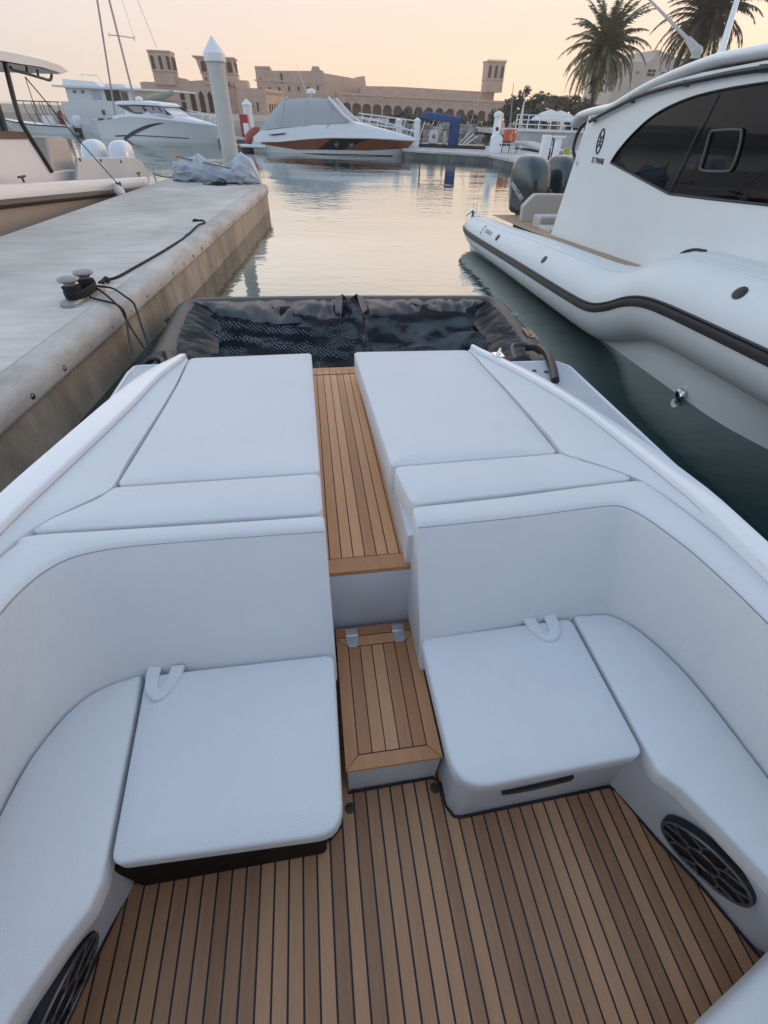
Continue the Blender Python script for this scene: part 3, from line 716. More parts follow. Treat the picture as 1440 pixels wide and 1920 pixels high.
skirt([(.56, 5.98), (1.2, 5.95), (1.8, 5.92), (2.25, 5.88)], [(.60, 5.36), (1.2, 5.42), (1.7, 5.40), (1.98, 5.55)], .02, -.04, 18, .06, 'far_skirt', FILM, 6)
b = MB()                          # folded clear flaps where the two far skirts meet
for s, x in ((-1, .31), (1, .60)):
    b.loft([[(x+s*.02, 5.98, .02), (x-s*.13, 5.96, .03)], [(x+s*.03, 5.80, .10), (x-s*.06, 5.78, .155)], [(x+s*.05, 5.56, .03), (x-s*.02, 5.46, .02)]], False, False)
fl = MB(); fl.v = b.v[:6]; fl.f = b.f[:2]; make('flap', fl, FILM, NP, 60)
fl = MB(); fl.v = b.v[6:]; fl.f = [[i-6 for i in f] for f in b.f[2:]]; make('flap', fl, FILM, NP, 60)
LABEL = mat('orange_print', (.62, .34, .18), .5)
tx = text('number_print', '285', LABEL, NP, frame((2.345, 4.62, .052), (-.12, -1, 0), (.9, 0, -.25)), .19, .001, .006); WL[tx] = WL[NP]
b = MB()
b.obox((2.40, 5.28, .02), (.07, .10, .02), Matrix.Rotation(.4, 3, 'Y')); b.tube([(2.43+.03*math.cos(a), 5.28+.045*math.sin(a), .03) for a in [k*math.pi/5 for k in range(10)]], .009, 6, closed=True)
make('lashing_ring', b, mat('grey_ring', (.35, .36, .36), .5), NP)
b = MB()
b.obox((-1.66, 5.55, -.02), (.07, .12, .05), Matrix.Rotation(-.4, 3, 'Y')); make('lashing_ring', b, mat('dark_patch', (.10, .095, .09), .5), NP)
# black hoses / straps lashing the frame to the hull
b = MB(); b.tube(crom([on_z(1041, 714, .27), on_z(1036, 690, .28), on_z(1026, 664, .28), on_z(1010, 651, .23), on_z(990, 652, .12)], 8), .034, 10); make('air_hose', b, BLACK, NP)
b = MB(); b.tube(crom([(1.80, 3.7, .16), (1.88, 3.98, .17), (2.05, 4.06, .15), (2.16, 3.92, .12)], 8), .022, 8); make('strap', b, mat('grey_strap', (.10, .10, .105), .5), NP)
b = MB(); b.tube(crom([(-1.26, 3.7, .16), (-1.34, 3.95, .16), (-1.46, 4.02, .14), (-1.56, 3.95, .05)], 8), .026, 8); make('strap', b, BLACK, NP)
b = MB(); b.tube(crom([(-1.42, 3.78, .10), (-1.36, 4.1, .12), (-1.28, 4.0, .17), (-1.2, 3.75, .2)], 8), .05, 8); make('air_hose', b, BLACK, NP)
b = MB(); b.loft([[(1.86, 3.1, .24), (1.98, 3.2, .24)], [(1.78, 3.40, .24), (1.92, 3.42, .24)], [(1.79, 3.64, .17), (1.86, 3.62, .17)]], False, False); make('flap', b, mat('pale_flap', (.45, .47, .50), .4), NP)

# ================================================================== concrete pontoon on the left
da = math.atan(.0987); D0 = Vector((-2.418, 0, 0))
def dk(x, y, z): return Vector((D0.x+x*math.cos(da)+y*math.sin(da), D0.y-x*math.sin(da)+y*math.cos(da), z))
DOCK = thing('concrete_pontoon', 'grey concrete pontoon with stained brown side and a row of bolt holes', 'dock', dk(-1.4, 8, WATER))
def conc(name, c1, c2, c3, stre, sc, bstr=.3):
    M = bpy.data.materials.new(name); M.use_nodes = True
    t = M.node_tree; b = t.nodes['Principled BSDF']; b.inputs['Roughness'].default_value = .85
    co = t.nodes.new('ShaderNodeTexCoord'); mp = t.nodes.new('ShaderNodeMapping'); mp.inputs['Scale'].default_value = stre
    t.links.new(co.outputs['Object'], mp.inputs[0])
    n = t.nodes.new('ShaderNodeTexNoise'); n.inputs['Scale'].default_value = sc; n.inputs['Detail'].default_value = 8; n.inputs['Roughness'].default_value = .68
    t.links.new(mp.outputs[0], n.inputs['Vector'])
    r = t.nodes.new('ShaderNodeValToRGB'); e = r.color_ramp.elements; e[0].position = .30; e[0].color = (*c1, 1); e[1].position = .70; e[1].color = (*c3, 1); m = e.new(.5); m.color = (*c2, 1)
    t.links.new(n.outputs[0], r.inputs[0])
    n3 = t.nodes.new('ShaderNodeTexNoise'); n3.inputs['Scale'].default_value = 90; n3.inputs['Detail'].default_value = 4; t.links.new(co.outputs['Object'], n3.inputs['Vector'])
    n4 = t.nodes.new('ShaderNodeTexNoise'); n4.inputs['Scale'].default_value = .9; n4.inputs['Detail'].default_value = 5; t.links.new(co.outputs['Object'], n4.inputs['Vector'])
    k = t.nodes.new('ShaderNodeMapRange'); k.inputs[1].default_value = .3; k.inputs[2].default_value = .7; k.inputs[3].default_value = .80; k.inputs[4].default_value = 1.14; t.links.new(n4.outputs[0], k.inputs[0])
    k2 = t.nodes.new('ShaderNodeMapRange'); k2.inputs[1].default_value = .3; k2.inputs[2].default_value = .7; k2.inputs[3].default_value = .93; k2.inputs[4].default_value = 1.06; t.links.new(n3.outputs[0], k2.inputs[0])
    kk = t.nodes.new('ShaderNodeMath'); kk.operation = 'MULTIPLY'; t.links.new(k.outputs[0], kk.inputs[0]); t.links.new(k2.outputs[0], kk.inputs[1])
    x = t.nodes.new('ShaderNodeMixRGB'); x.blend_type = 'MULTIPLY'; x.inputs[0].default_value = 1; t.links.new(r.outputs[0], x.inputs[1]); t.links.new(kk.outputs[0], x.inputs[2])
    t.links.new(x.outputs[0], b.inputs['Base Color'])
    bp = t.nodes.new('ShaderNodeBump'); bp.inputs['Strength'].default_value = bstr; bp.inputs['Distance'].default_value = .01
    t.links.new(n3.outputs[0], bp.inputs['Height']); t.links.new(bp.outputs[0], b.inputs['Normal']); return M
CTOP = conc('brushed_concrete_deck', (.49, .45, .405), (.58, .535, .48), (.65, .605, .55), (.6, 2.2, 1), 3.0, .35)
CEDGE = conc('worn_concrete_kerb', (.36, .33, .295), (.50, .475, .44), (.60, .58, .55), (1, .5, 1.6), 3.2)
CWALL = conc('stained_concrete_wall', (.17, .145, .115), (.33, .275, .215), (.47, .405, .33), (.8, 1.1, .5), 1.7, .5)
yN, yF, yFL, wL = -4.0, 14.95, 15.75, -2.78
b = MB(); nseg = 40
def sec(prof):
    rows = []
    for k in range(nseg+1):
        y = yN+(yF-yN)*k/nseg; j = .006*noise.noise(Vector((y*1.3, 0, 0)))
        rows.append([dk(x+j, y, z) for x, z in prof])
    return rows
b.add([dk(-.20, yN, .34), dk(-.20, yF-.02, .34), dk(wL, yFL, .34), dk(wL, yN, .34)], [(0, 1, 2, 3)])
b.add([dk(wL, yN, .34), dk(wL, yFL, .34), dk(wL, yFL, -.6), dk(wL, yN, -.6)], [(0, 1, 2, 3)])
make('deck', b, CTOP, DOCK)
b = MB().loft(sec([(-.205, .3385), (-.185, .3385), (-.18, .345), (-.07, .326), (-.022, .300), (.0, .262), (.006, .22), (.004, .165), (-.012, .128), (-.05, .120)]), False, False)
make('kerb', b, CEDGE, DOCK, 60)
b = MB().loft(sec([(-.045, .124), (-.04, -.02), (-.035, -.245), (-.035, -.7)]), False, False)
e0 = dk(-.04, yF, 0)
b.add([dk(-.04, yF, .30), dk(-.035, yF, -.7), dk(wL, yFL, -.7), dk(wL, yFL, .338)], [(0, 1, 2, 3)])
b.add([dk(-.18, yF, .344), dk(0, yF, .28), dk(0, yF, .14), dk(-.18, yF, .12)], [(0, 1, 2, 3)])
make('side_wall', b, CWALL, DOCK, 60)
hole = None
for k in range(27):
    y = 2.35+k*.475; 
    if hole is None:
        h = MB(); h.lathe([(.023, 0), (.023, .004), (.017, .004), (.014, -.001), (.0, -.001)], dk(.0035, y, .205), 12, (math.cos(da), -math.sin(da), .1)); hole = make('bolt_hole', h, BLACK, DOCK); hy = y
    else:
        c = hole.copy(); C.objects.link(c); c.parent = DOCK; c.location = (dk(0, y, 0)-dk(0, hy, 0)) + Vector((.003*random.uniform(-1, 1), 0, .006*random.uniform(-1, 1)))
# twin bollard cleat
CGREY = mat('cast_grey_metal', (.30, .30, .29), .5, metal=.3, var=.15, vs=14, bump=.2, bs=120)
cc = Vector((-2.285, 5.115, .34)); CL = thing('mooring_bollard', 'grey twin-headed cast bollard on the concrete pontoon, wrapped with black rope', 'bollard', cc)
dv = Vector((math.sin(da+.12), math.cos(da+.12), 0)); sv2 = Vector((dv.y, -dv.x, 0))
P = fillet([(-.31, -.075), (.31, -.075), (.31, .075), (-.31, .075)], .07)
b = MB(); rings = []
for sc_, z in ((1, 0), (1, .028), (.93, .04)): rings.append([cc+dv*p.x*sc_+sv2*p.y*sc_+Vector((0, 0, z+.001)) for p in P])
b.loft(rings, True, True); make('base_plate', b, CGREY, CL)
for s in (-.125, .125):
    b = MB(); b.lathe([(.058, .03), (.05, .06), (.047, .15), (.055, .18), (.088, .195), (.096, .207), (.088, .220), (.05, .229), (.0, .231)], cc+dv*s, 24); make('post', b, CGREY, CL, 50)
b = MB()
for s in (-.125, .125):
    q = cc+dv*s; c = [q+Vector((math.cos(a)*(.066+.006*math.sin(a*3.3)), math.sin(a)*(.066+.006*math.sin(a*2.7)), .05+.10*a/(2*math.pi*5))) for a in [k*math.pi/8 for k in range(81)]]
    b.tube(c, .0135, 6)
c = [cc+dv*(.21*math.cos(a))+sv2*(.088*math.sin(a))+Vector((0, 0, .055+.016*(k//16)+.008*math.sin(a*2))) for k, a in enumerate([k*math.pi/8 for k in range(65)])]
b.tube(c, .0135, 6)
sp = dv*.23+sv2*.08
b.tube(crom([cc+dv*.1+sv2*.08+Vector((0, 0, .10)), on_z(187, 537, .40), on_z(212, 541, .385), on_z(237, 557.5, .355), on_z(246, 564, .325), on_z(253, 573, .26), on_z(264, 607, .21), on_z(281, 655, .12)], 6), .0105, 6)
b.tube(crom([cc+dv*.08+sv2*.08+Vector((0, 0, .08)), on_z(181, 540, .40), on_z(200, 554, .375), on_z(219, 571, .352), on_z(229, 583, .31), on_z(236, 598, .24), on_z(252, 625, .19), on_z(278, 664, .12)], 6), .0105, 6)
b.tube(crom([cc-dv*.02+sv2*.09+Vector((0, 0, .07)), on_z(171, 558, .37), on_z(192, 563.5, .357), on_z(215, 569.5, .352), on_z(228, 578, .325), on_z(236, 594, .25), on_z(241, 630, .24), on_z(248, 664, .25), on_z(252, 680, .26)], 6), .0105, 6)
solo('mooring_rope', b, ROPE, 'black mooring rope wound round the bollard and led down over the kerb to our boat', 'rope')
b = MB(); pts = [on_z(186, 530, .40), on_z(196, 524, .365)] + [on_z(x, y, .353) for x, y in ((206, 523.5), (216, 521), (230, 514.5), (250, 503), (275, 489), (300, 474.5), (322, 461), (338, 451), (345, 446), (350, 441), (356, 437), (364, 429), (372, 422), (380, 419), (384, 416.5), (381, 413.5), (374, 413), (369, 413.5), (365, 412))]
b.tube(crom(pts, 5), .014, 7); b.tube(crom([on_z(192, 530, .37), on_z(198, 521, .385), on_z(204, 526, .37), on_z(199, 528, .36)], 5), .018, 7)
b.tube([on_z(370, 413.5, .354), on_z(366, 412.5, .356), on_z(363, 414, .356)], .022, 7)
solo('loose_rope', b, ROPE, 'loose tail of black rope lying along the pontoon beside the kerb', 'rope')

# ---- tarpaulin bundle, boat hook and dark line at the pontoon's end
TARP = mat('blue_grey_tarpaulin', (.42, .47, .52), .5, var=.08, vs=3)
b = MB(); A = Vector((-3.42, 15.32, .345)); Bq = Vector((-1.12, 14.88, .345)); rings = []; ax = (Bq-A).normalized(); si = Vector((-ax.y, ax.x, 0))
hts = [(0, .12), (.05, .42), (.2, .52), (.34, .60), (.45, .42), (.58, .36), (.70, .46), (.82, .68), (.93, .52), (1, .08)]
for k in range(121):
    s = k/120; c = A.lerp(Bq, s); H = lerp1(hts, s)*.86; W = .24+.10*math.sin(s*9)+.05*math.sin(s*23); W *= min(1, .35+6*min(s, 1-s)); ring = []
    for j in range(40):
        a = math.pi*2*j/40; ca, sa = math.cos(a), math.sin(a)
        p0 = Vector((ca*1.4+s*1.5, s*9, sa*1.3))
        p0 = Vector((ca*2.2+s*2, s*5.5, sa*2.2)); f = 1+.34*fold(p0, 1.0, 1)-.14+.10*fold(p0+Vector((5, 0, 0)), 2.0, 1)
        ring.append(c+si*(ca*W*f)+Vector((0, 0, max(.002, H*.46+sa*H*.54*f))))
    rings.append(ring)
b.loft(rings, True, True); solo('tarpaulin', b, TARP, 'crumpled blue-grey tarpaulin bundle lying on the far end of the pontoon', 'tarpaulin', smooth=80)
p0, p1 = on_y(329, 293, 15.15), on_y(447, 319, 14.82)
HK = thing('deck_brush', 'long-handled deck brush with a yellow-orange head leaning on the tarpaulin bundle', 'brush', (p1.x, p1.y, .35))
b = MB(); b.tube([p0, p1], .016, 8); make('handle', b, mat('brown_pole', (.22, .14, .11), .5), HK)
b = MB(); b.bar(p0+Vector((-.01, 0, .14)), p0+Vector((.0, 0, -.13)), .035, .05, (1, 0, 0)); make('head', b, mat('orange_bristle', (.62, .36, .13), .7), HK, bev=.008)
b = MB()
for k in range(5):
    q = Vector((-2.19+.03*k, 14.42+.04*(k % 3), .352)); b.tube([q+Vector((math.cos(a)*(.22-.02*k), math.sin(a)*.16, .01*k+(.07 if k == 4 else .012)*max(0, math.sin(a*2+k)))) for a in [j*math.pi/10 for j in range(20)]], .012, 6, closed=True)
b.tube(crom([(-2.0, 14.5, .36), (-1.75, 14.55, .358), (-1.6, 14.48, .357)], 5), .012, 6); b.tube(crom([(-2.4, 14.4, .36), (-2.55, 14.46, .356)], 5), .012, 6)
solo('coiled_line', b, ROPE, 'small black coil of line in front of the tarpaulin on the pontoon', 'rope')

# ---- big pile at the pontoon's end
def pile(name, label, x, y, r, ztop, zcap, hcap, group=None, rc=1.2, n=28):
    P = thing(name, label, 'piling', (x, y, WATER), 0, group)
    b = MB(); b.lathe([(r*1.02, -1.2), (r*1.01, .3), (r*.97, zcap)], (x, y, 0), n); make('shaft', b, CONW, P, 50)
    b = MB(); b.lathe([(r*rc*.98, zcap-.03), (r*rc, zcap), (r*rc, zcap+hcap*.28), (r*rc*.92, zcap+hcap*.36), (.02, ztop)], (x, y, 0), n); make('cap', b, CAPW, P, 30); return P
pile('concrete_piling', 'tall round grey concrete piling with a white conical cap, right behind the tarpaulin bundle', -1.92, 15.95, .215, 3.08, 2.68, .40)
# ================================================================== cabin boat with inflatable collar on the right
RBT = thing('cabin_tube_boat', 'white cabin boat with fat white tube collar and dark side glass, moored on the right', 'boat', (4.6, 6, WATER))
TUB = mat('white_hypalon', (.72, .745, .75), .42, var=.03, vs=3, bump=.05, bs=40)
HULLW = mat('white_hull', (.78, .80, .80), .25, coat=.2, var=.03, vs=1.5)
SEC = [(10.78, 3.44, .07, .05), (10.62, 3.45, .07, .14), (10.3, 3.47, .06, .23), (9.8, 3.49, .06, .285), (8.7, 3.52, .08, .315), (7.2, 3.54, .13, .36), (6.1, 3.55, .16, .385), (5.4, 3.56, .18, .40),
       (5.05, 3.565, .20, .405), (4.82, 3.567, .245, .41), (4.6, 3.57, .33, .41), (4.35, 3.57, .45, .415), (4.1, 3.57, .525, .42), (3.8, 3.57, .56, .42), (3.3, 3.57, .58, .42), (2.5, 3.58, .60, .42), (1.2, 3.6, .63, .42), (-1, 3.66, .68, .41), (-3, 3.9, .74, .38)]
SC = crom([(a, c, d) for a, c, d, r in SEC], 4); SR = [v.x for v in crom([(r, 0, 0) for a, c, d, r in SEC], 4)]
def ring(y, cx, cz, r, n=26, mir=None):
    o = []
    for k in range(n):
        a = 2*math.pi*k/n; x = cx-r*math.cos(a)
        o.append((x if mir is None else mir-x, y, cz+r*math.sin(a)))
    return o
for mir in (None, 9.4):
    b = MB(); b.loft([ring(p.x, p.y, p.z, r, mir=mir) for p, r in zip(SC, SR)], True, True)
    tb = make('tube_collar', b, TUB, RBT, 70)
    if mir is None:
        RAIL1 = mat('grey_rub_strake', (.040, .038, .040), .5); RAIL2 = BLACK
        def strip(z0, z1, outw, m, nm):
            s = MB(); rr = []
            for p, r in zip(SC, SR):
                e = lambda dz, k: (p.y-math.sqrt(max(r*r-dz*dz, 0))-k, p.x, p.z+dz)
                k = min(1, r/.2); q = [e(z0*k, -.01), e(z0*k, outw*.8), e((z0*.6+z1*.4)*k, outw), e((z0*.3+z1*.7)*k, outw), e(z1*k, outw*.8), e(z1*k, -.01)]
                rr.append([(a, bb, c) for a, bb, c in q])
            s.loft(rr, False, False); return make(nm, s, m, tb, 50)
        strip(-.046, .020, .018, RAIL1, 'rub_strake'); strip(.021, .046, .016, RAIL2, 'strake_edge'); strip(-.055, -.047, .012, RAIL2, 'strake_edge')
        for y0, ang in ((8.42, 33), (6.47, 34), (3.18, 40)):
            i = min(range(len(SC)), key=lambda q: abs(SC[q].x-y0)); p = SC[i]; r = SR[i]; a = R(ang)
            n = Vector((-math.cos(a), 0, math.sin(a))); h = MB(); h.lathe([(.052, -.004), (.052, .006), (.04, .011), (.0, .011)], Vector((p.y, y0, p.z))+n*r, 20, n); make('air_valve', h, BLACK, tb)
        h = MB(); h.tube(crom([(3.56, 4.36, .845), (3.55, 4.28, .905), (3.55, 4.17, .945), (3.56, 4.06, .955)], 5), .026, 8, flat=.5); make('grab_handle', h, BLACK, tb)
        GREYP = mat('grey_print', (.36, .38, .41), .5)
        p = SC[16]; a = R(36)
        for s_, y_, sz in (('RATBAR', 8.92, .10),):
            i = min(range(len(SC)), key=lambda q: abs(SC[q].x-y_)); p = SC[i]; r = SR[i]
            n = Vector((-math.cos(a), 0, math.sin(a)))
            text('tube_print', s_, GREYP, tb, frame(Vector((p.y, y_, p.z))+n*(r+.004), (0, -1, 0), (math.sin(a), 0, math.cos(a))), sz, .001, .002)
            e = MB(); c0 = Vector((p.y, 9.25, p.z-.005))+n*(r-.002); u = Vector((math.sin(a), 0, math.cos(a))); v = Vector((0, -1, 0))
            e.tube([c0+u*.075*math.cos(t)+v*.05*math.sin(t) for t in [k*math.pi/10 for k in range(20)]], .006, 5, closed=True); e.tube([c0-v*.05, c0+v*.05], .005, 5); make('tube_emblem', e, GREYP, tb)
        # seam lines along the tube top
        for ang in (62, 74):
            s = MB(); a2 = R(ang); s.tube([(p.y-r*math.cos(a2), p.x, p.z+r*math.sin(a2)) for p, r in list(zip(SC, SR))[10:]], .0045, 6); make('seam', s, TUB, tb)
# hull below the collar
def wl(y): return lerp1([(-3, 5.2), (-1, 4.9), (1.5, 4.15), (2.4, 3.86), (2.87, 3.70), (3.2, 3.645), (5, 3.60), (6.5, 3.59), (8, 3.50), (10.2, 3.44)], y)
b = MB(); rows = []
for p, r in zip(SC, SR):
    y = p.x; k = max(0, min(1, (4.9-y)/.8)); k = k*k*(3-2*k)
    zt = p.z-r*.55*(1-k)-.30*k-.06*k; X = wl(y)
    lip = p.y-.10*k+.02
    rows.append([(p.y+.1, y, p.z-r*.2), (lip+.05, y, zt+.02), (lip, y, zt-.005), (lip+.012, y, zt-.03), (lip+.03*k+.02, y, zt-.06), ((lip+X)/2+.02, y, (zt-.25)/2), (X, y, -.25), (X+.12, y, -.7)])
b.loft(rows[6:], False, False)
rows2 = [[(9.4-x, y, z) for x, y, z in r_] for r_ in rows[6:]]; b.loft(rows2, False, False)
b.add([rows[6][0], rows[6][-1], rows2[0][-1], rows2[0][0]], [(0, 1, 2, 3)])
make('hull', b, HULLW, RBT, 60)
h = MB(); h.lathe([(.05, 0), (.052, .03), (.046, .036), (.0, .03)], (3.60, 3.57, -.20), 18, (-1, 0, .12)); make('through_hull', h, CHROME, RBT)
# teak side deck
zd = lambda y: lerp1([(2, .68), (5, .60), (8, .45), (9.8, .40)], y)
b = MB(); ysd = [2, 4, 5, 6, 7, 8, 9, 9.8]
b.grid([[(3.58, y, zd(y)), (5.85, y, zd(y))] for y in ysd]); make('deck', b, mat('sun_bleached_teak', (.40, .26, .17), .6, var=.12, vs=8, stretch=(12, .4, 1)), RBT)
# cabin
WX = 3.75; XF = 5.65
wall = [(7.49, .44), (7.22, 1.86), (7.06, 1.86), (6.52, 1.98), (6.14, 2.06), (5.71, 2.12), (5.29, 2.16), (4.47, 2.2), (2.0, 2.22), (1.2, 1.3), (1.0, .66)]
win = crom([(6.38, 1.43, 0), (6.28, 1.555, 0), (6.07, 1.72, 0), (5.81, 1.86, 0), (5.49, 1.955, 0), (5.08, 2.02, 0), (4.42, 2.065, 0), (3.4, 2.08, 0), (2.6, 2.06, 0)], 4)
win = [Vector((p.x, p.y)) for p in win] + [Vector(p) for p in ((2.4, 1.95), (2.4, 1.42), (3.84, 1.33), (4.44, 1.295), (5.09, 1.262))]
from mathutils.geometry import delaunay_2d_cdt
def holed(outer, hole):
    O = [Vector(p) for p in outer]; H = [Vector(p) for p in hole]; n, k = len(O), len(H)
    vv, ee, ff, *_ = delaunay_2d_cdt(O+H, [(i, (i+1) % n) for i in range(n)]+[(n+i, n+(i+1) % k) for i in range(k)], [], 1, 1e-5)
    def inside(q, P):
        r_ = False
        for i in range(len(P)):
            a, c = P[i-1], P[i]
            if (a.y > q.y) != (c.y > q.y) and q.x < (c.x-a.x)*(q.y-a.y)/(c.y-a.y)+a.x: r_ = not r_
        return r_
    return vv, [f for f in ff if not inside(sum((vv[i] for i in f), Vector((0, 0)))/3, H) and inside(sum((vv[i] for i in f), Vector((0, 0)))/3, O)]
vv, ff = holed(wall, win)
TGL = bpy.data.materials.new('smoked_glass'); TGL.use_nodes = True
t = TGL.node_tree; t.nodes.clear(); ou = t.nodes.new('ShaderNodeOutputMaterial'); tr = t.nodes.new('ShaderNodeBsdfTransparent'); tr.inputs[0].default_value = (.30, .30, .32, 1)
gl = t.nodes.new('ShaderNodeBsdfGlossy'); gl.inputs['Roughness'].default_value = .02; gl.inputs[0].default_value = (.80, .86, .95, 1); fr_ = t.nodes.new('ShaderNodeFresnel'); fr_.inputs[0].default_value = 1.5
ms = t.nodes.new('ShaderNodeMixShader'); t.links.new(fr_.outputs[0], ms.inputs[0]); t.links.new(tr.outputs[0], ms.inputs[1]); t.links.new(gl.outputs[0], ms.inputs[2]); t.links.new(ms.outputs[0], ou.inputs[0])
for X, d in ((WX, .06), (XF, -.06)):
    b = MB(); b.add([(X, v.x, v.y) for v in vv], ff); b.add([(X+d, v.x, v.y) for v in vv], ff)
    n = len(win); b.add([(X, p.x, p.y) for p in win]+[(X+d, p.x, p.y) for p in win], [(i, (i+1) % n, n+(i+1) % n, n+i) for i in range(n)])
    n = len(wall); b.add([(X, *p) for p in wall]+[(X+d, *p) for p in wall], [(i, (i+1) % n, n+(i+1) % n, n+i) for i in range(n)])
    cw = make('cabin_side', b, HULLW, RBT, 30)
    b = MB(); b.prism([(X+d*.15, p.x, p.y) for p in win], (d*.1, 0, 0)); make('side_window', b, TGL, cw, 0)
    e = MB(); e.tube([(X-d*.03, p.x, p.y) for p in win], .010, 6, closed=True); make('window_gasket', e, BLACK, cw)
    if X == WX:
        b = MB(); b.tube([on_x(1345, 174, 3.742), on_x(1300, 265, 3.742), on_x(1253, 361, 3.742)], .005, 5); make('window_divider', b, mat('grey_divider', (.05, .05, .05), .4), cw)
        b = MB(); b.tube(crom([on_x(x_, y_, 3.742) for x_, y_ in ((1312, 314), (1322, 282), (1331, 250), (1340, 245), (1384, 243), (1390, 250), (1384, 282), (1372, 314), (1362, 321), (1320, 320), (1312, 314))], 4), .010, 6); make('sliding_pane_frame', b, mat('grey_pane_frame', (.075, .075, .072), .4), cw)
        b = MB(); r_ = crom([(3.695, 7.06, 1.82), (3.695, 6.80, 1.885), (3.695, 6.52, 1.95), (3.695, 6.14, 2.03), (3.695, 5.71, 2.085), (3.695, 5.29, 2.12), (3.695, 4.47, 2.165), (3.695, 2.5, 2.2)], 5)
        b.tube([p+Vector((0, 0, -.02)) for p in r_], .022, 8); make('roof_handrail', b, BLACK, cw)
        for y, z in ((7.03, 1.83), (6.28, 2.0), (5.42, 2.105), (4.5, 2.16)):
            b = MB(); b.box(3.70, 3.752, y-.03, y+.03, z-.035, z+.012); make('rail_bracket', b, BLACK, cw)
        b = MB(); cE = (6.755, 1.615); hh, ww = .118, .060
        at = lambda a: (3.745, cE[0]-ww*math.cos(a)+.25*0-.13*(hh*math.sin(a))*0, cE[1]+hh*math.sin(a))
        b.tube([at(k*math.pi/16) for k in range(32)], .0085, 6, closed=True)
        P = lambda u, v: (3.745, cE[0]-ww*u, cE[1]+hh*v)
        b.tube([P(-.98, 0), P(.98, 0)], .007, 6); b.tube([P(0, 0), P(0, .18), P(-.78, .58)], .007, 6); b.tube([P(0, .18), P(.78, .58)], .007, 6); b.tube([P(0, 0), P(0, -.18), P(-.78, -.58)], .007, 6); b.tube([P(0, -.18), P(.78, -.58)], .007, 6)
        make('emblem', b, BLACK, cw)
        text('name_print', 'X TWAR', BLACK, cw, frame((3.746, 6.69, 1.425), (0, -1, 0), (0, 0, 1)), .078, .0015, .002)
        b = MB(); b.tube(crom([(3.78, 7.26, 1.80), (3.76, 7.37, 1.74), (3.75, 7.43, 1.63), (3.75, 7.42, 1.50), (3.77, 7.33, 1.40)], 6), .022, 8); make('grab_handle', b, BLACK, cw)
        b = MB(); b.lathe([(.035, 0), (.03, .012), (0, .014)], (3.748, 7.22, 1.375), 12, (-1, 0, 0)); make('deck_light', b, CHROME, cw)
rp = crom([(7.62, 1.80, 0), (7.50, 1.88, 0), (7.15, 1.925, 0), (6.75, 1.96, 0), (6.45, 2.035, 0), (6.1, 2.125, 0), (5.7, 2.20, 0), (5.22, 2.265, 0), (4.74, 2.285, 0), (3.5, 2.31, 0), (2.0, 2.29, 0), (1.4, 2.2, 0)], 4)
b = MB(); rows = []
for p in rp:
    y, z = p.x, p.y; c = lambda x: 9.4-x
    h = [(3.80, z-.075), (3.735, z-.065), (3.715, z-.045), (3.71, z-.02), (3.725, z-.002), (3.77, z+.015), (4.0, z+.05), (4.7, z+.075)]
    rows.append([(x, y, zz) for x, zz in h]+[(c(x), y, zz) for x, zz in h[:-1][::-1]])
b.loft(rows, True, True); make('roof', b, HULLW, RBT, 60)
b = MB(); b.box(3.82, 5.58, 1.1, 1.16, .6, 1.2); make('cabin_front', b, HULLW, RBT)
b = MB(); b.prism([(3.82, 1.2, 1.2), (5.58, 1.2, 1.2), (5.58, 1.98, 2.2), (3.82, 1.98, 2.2)], (0, -.02, .01)); make('windscreen', b, TGL, RBT, 0)
b = MB(); b.box(3.82, 5.58, 1.2, 7.2, .55, .60); make('cabin_floor', b, DARK, RBT)
b = MB(); b.box(3.82, 5.58, 7.02, 7.08, .6, 1.9); make('cabin_door', b, TGL, RBT)
INS = mat('grey_interior_vinyl', (.55, .54, .53), .6); IND = mat('dark_interior', (.03, .03, .032), .5)
b = MB(); b.box(4.3, 5.2, 5.5, 5.62, .6, 1.62); b.box(4.3, 5.2, 5.0, 5.5, .6, 1.06); make('helm_bench', b, INS, RBT, bev=.04)
b = MB(); b.box(4.2, 5.3, 2.6, 3.4, .6, 1.56); make('console', b, IND, RBT, bev=.06)
b = MB(); b.bar((3.86, 5.72, 1.2), (3.86, 5.45, 2.05), .05, .16, (1, 0, 0)); make('cabin_pillar', b, IND, RBT)
b = MB(); P = [(4.95, 1.36), (4.88, 1.72), (4.78, 1.80), (4.22, 1.82), (4.14, 1.74), (4.26, 1.36), (4.34, 1.30), (4.86, 1.30)]
b.tube([Vector((3.93, p.x, p.y)) for p in fillet(P, .05)], .03, 6, closed=True); make('hatch_frame', b, mat('light_frame', (.8, .8, .78), .4), RBT)
# aft seat back, cockpit moulding
BEI = mat('beige_moulding', (.50, .47, .43), .5)
b = MB(); P = fillet([(3.86, .38), (3.84, .62), (4.02, .80), (5.4, .80), (5.4, .38)], [0, .06, .1, .05, 0]); b.prism([(p.x, 8.95, p.y+.03) for p in P], (0, .14, 0)); make('aft_seat_back', b, BEI, RBT, bev=.02)
b = MB(); b.box(3.88, 4.55, 8.25, 8.55, .40, .60); make('step_box', b, BEI, RBT, bev=.03)
b = MB(); b.box(3.84, 4.35, 7.75, 8.2, .40, .50); make('step_box', b, BEI, RBT, bev=.03)
b = MB(); q = Vector((3.42, 10.45, .26)); b.tube([q+Vector((-.1, .1, .03)), q+Vector((.0, .0, .14)), q+Vector((.1, -.1, .03))], .025, 8); b.tube([q+Vector((0, 0, -.04)), q+Vector((0, 0, .12))], .03, 8); b.tube([q+Vector((-.02, .02, .1)), q+Vector((-.02, .02, .26)), q+Vector((.06, -.06, .26)), q+Vector((.06, -.06, .1))], .012, 6); make('stern_cleat', b, CHROME, RBT)
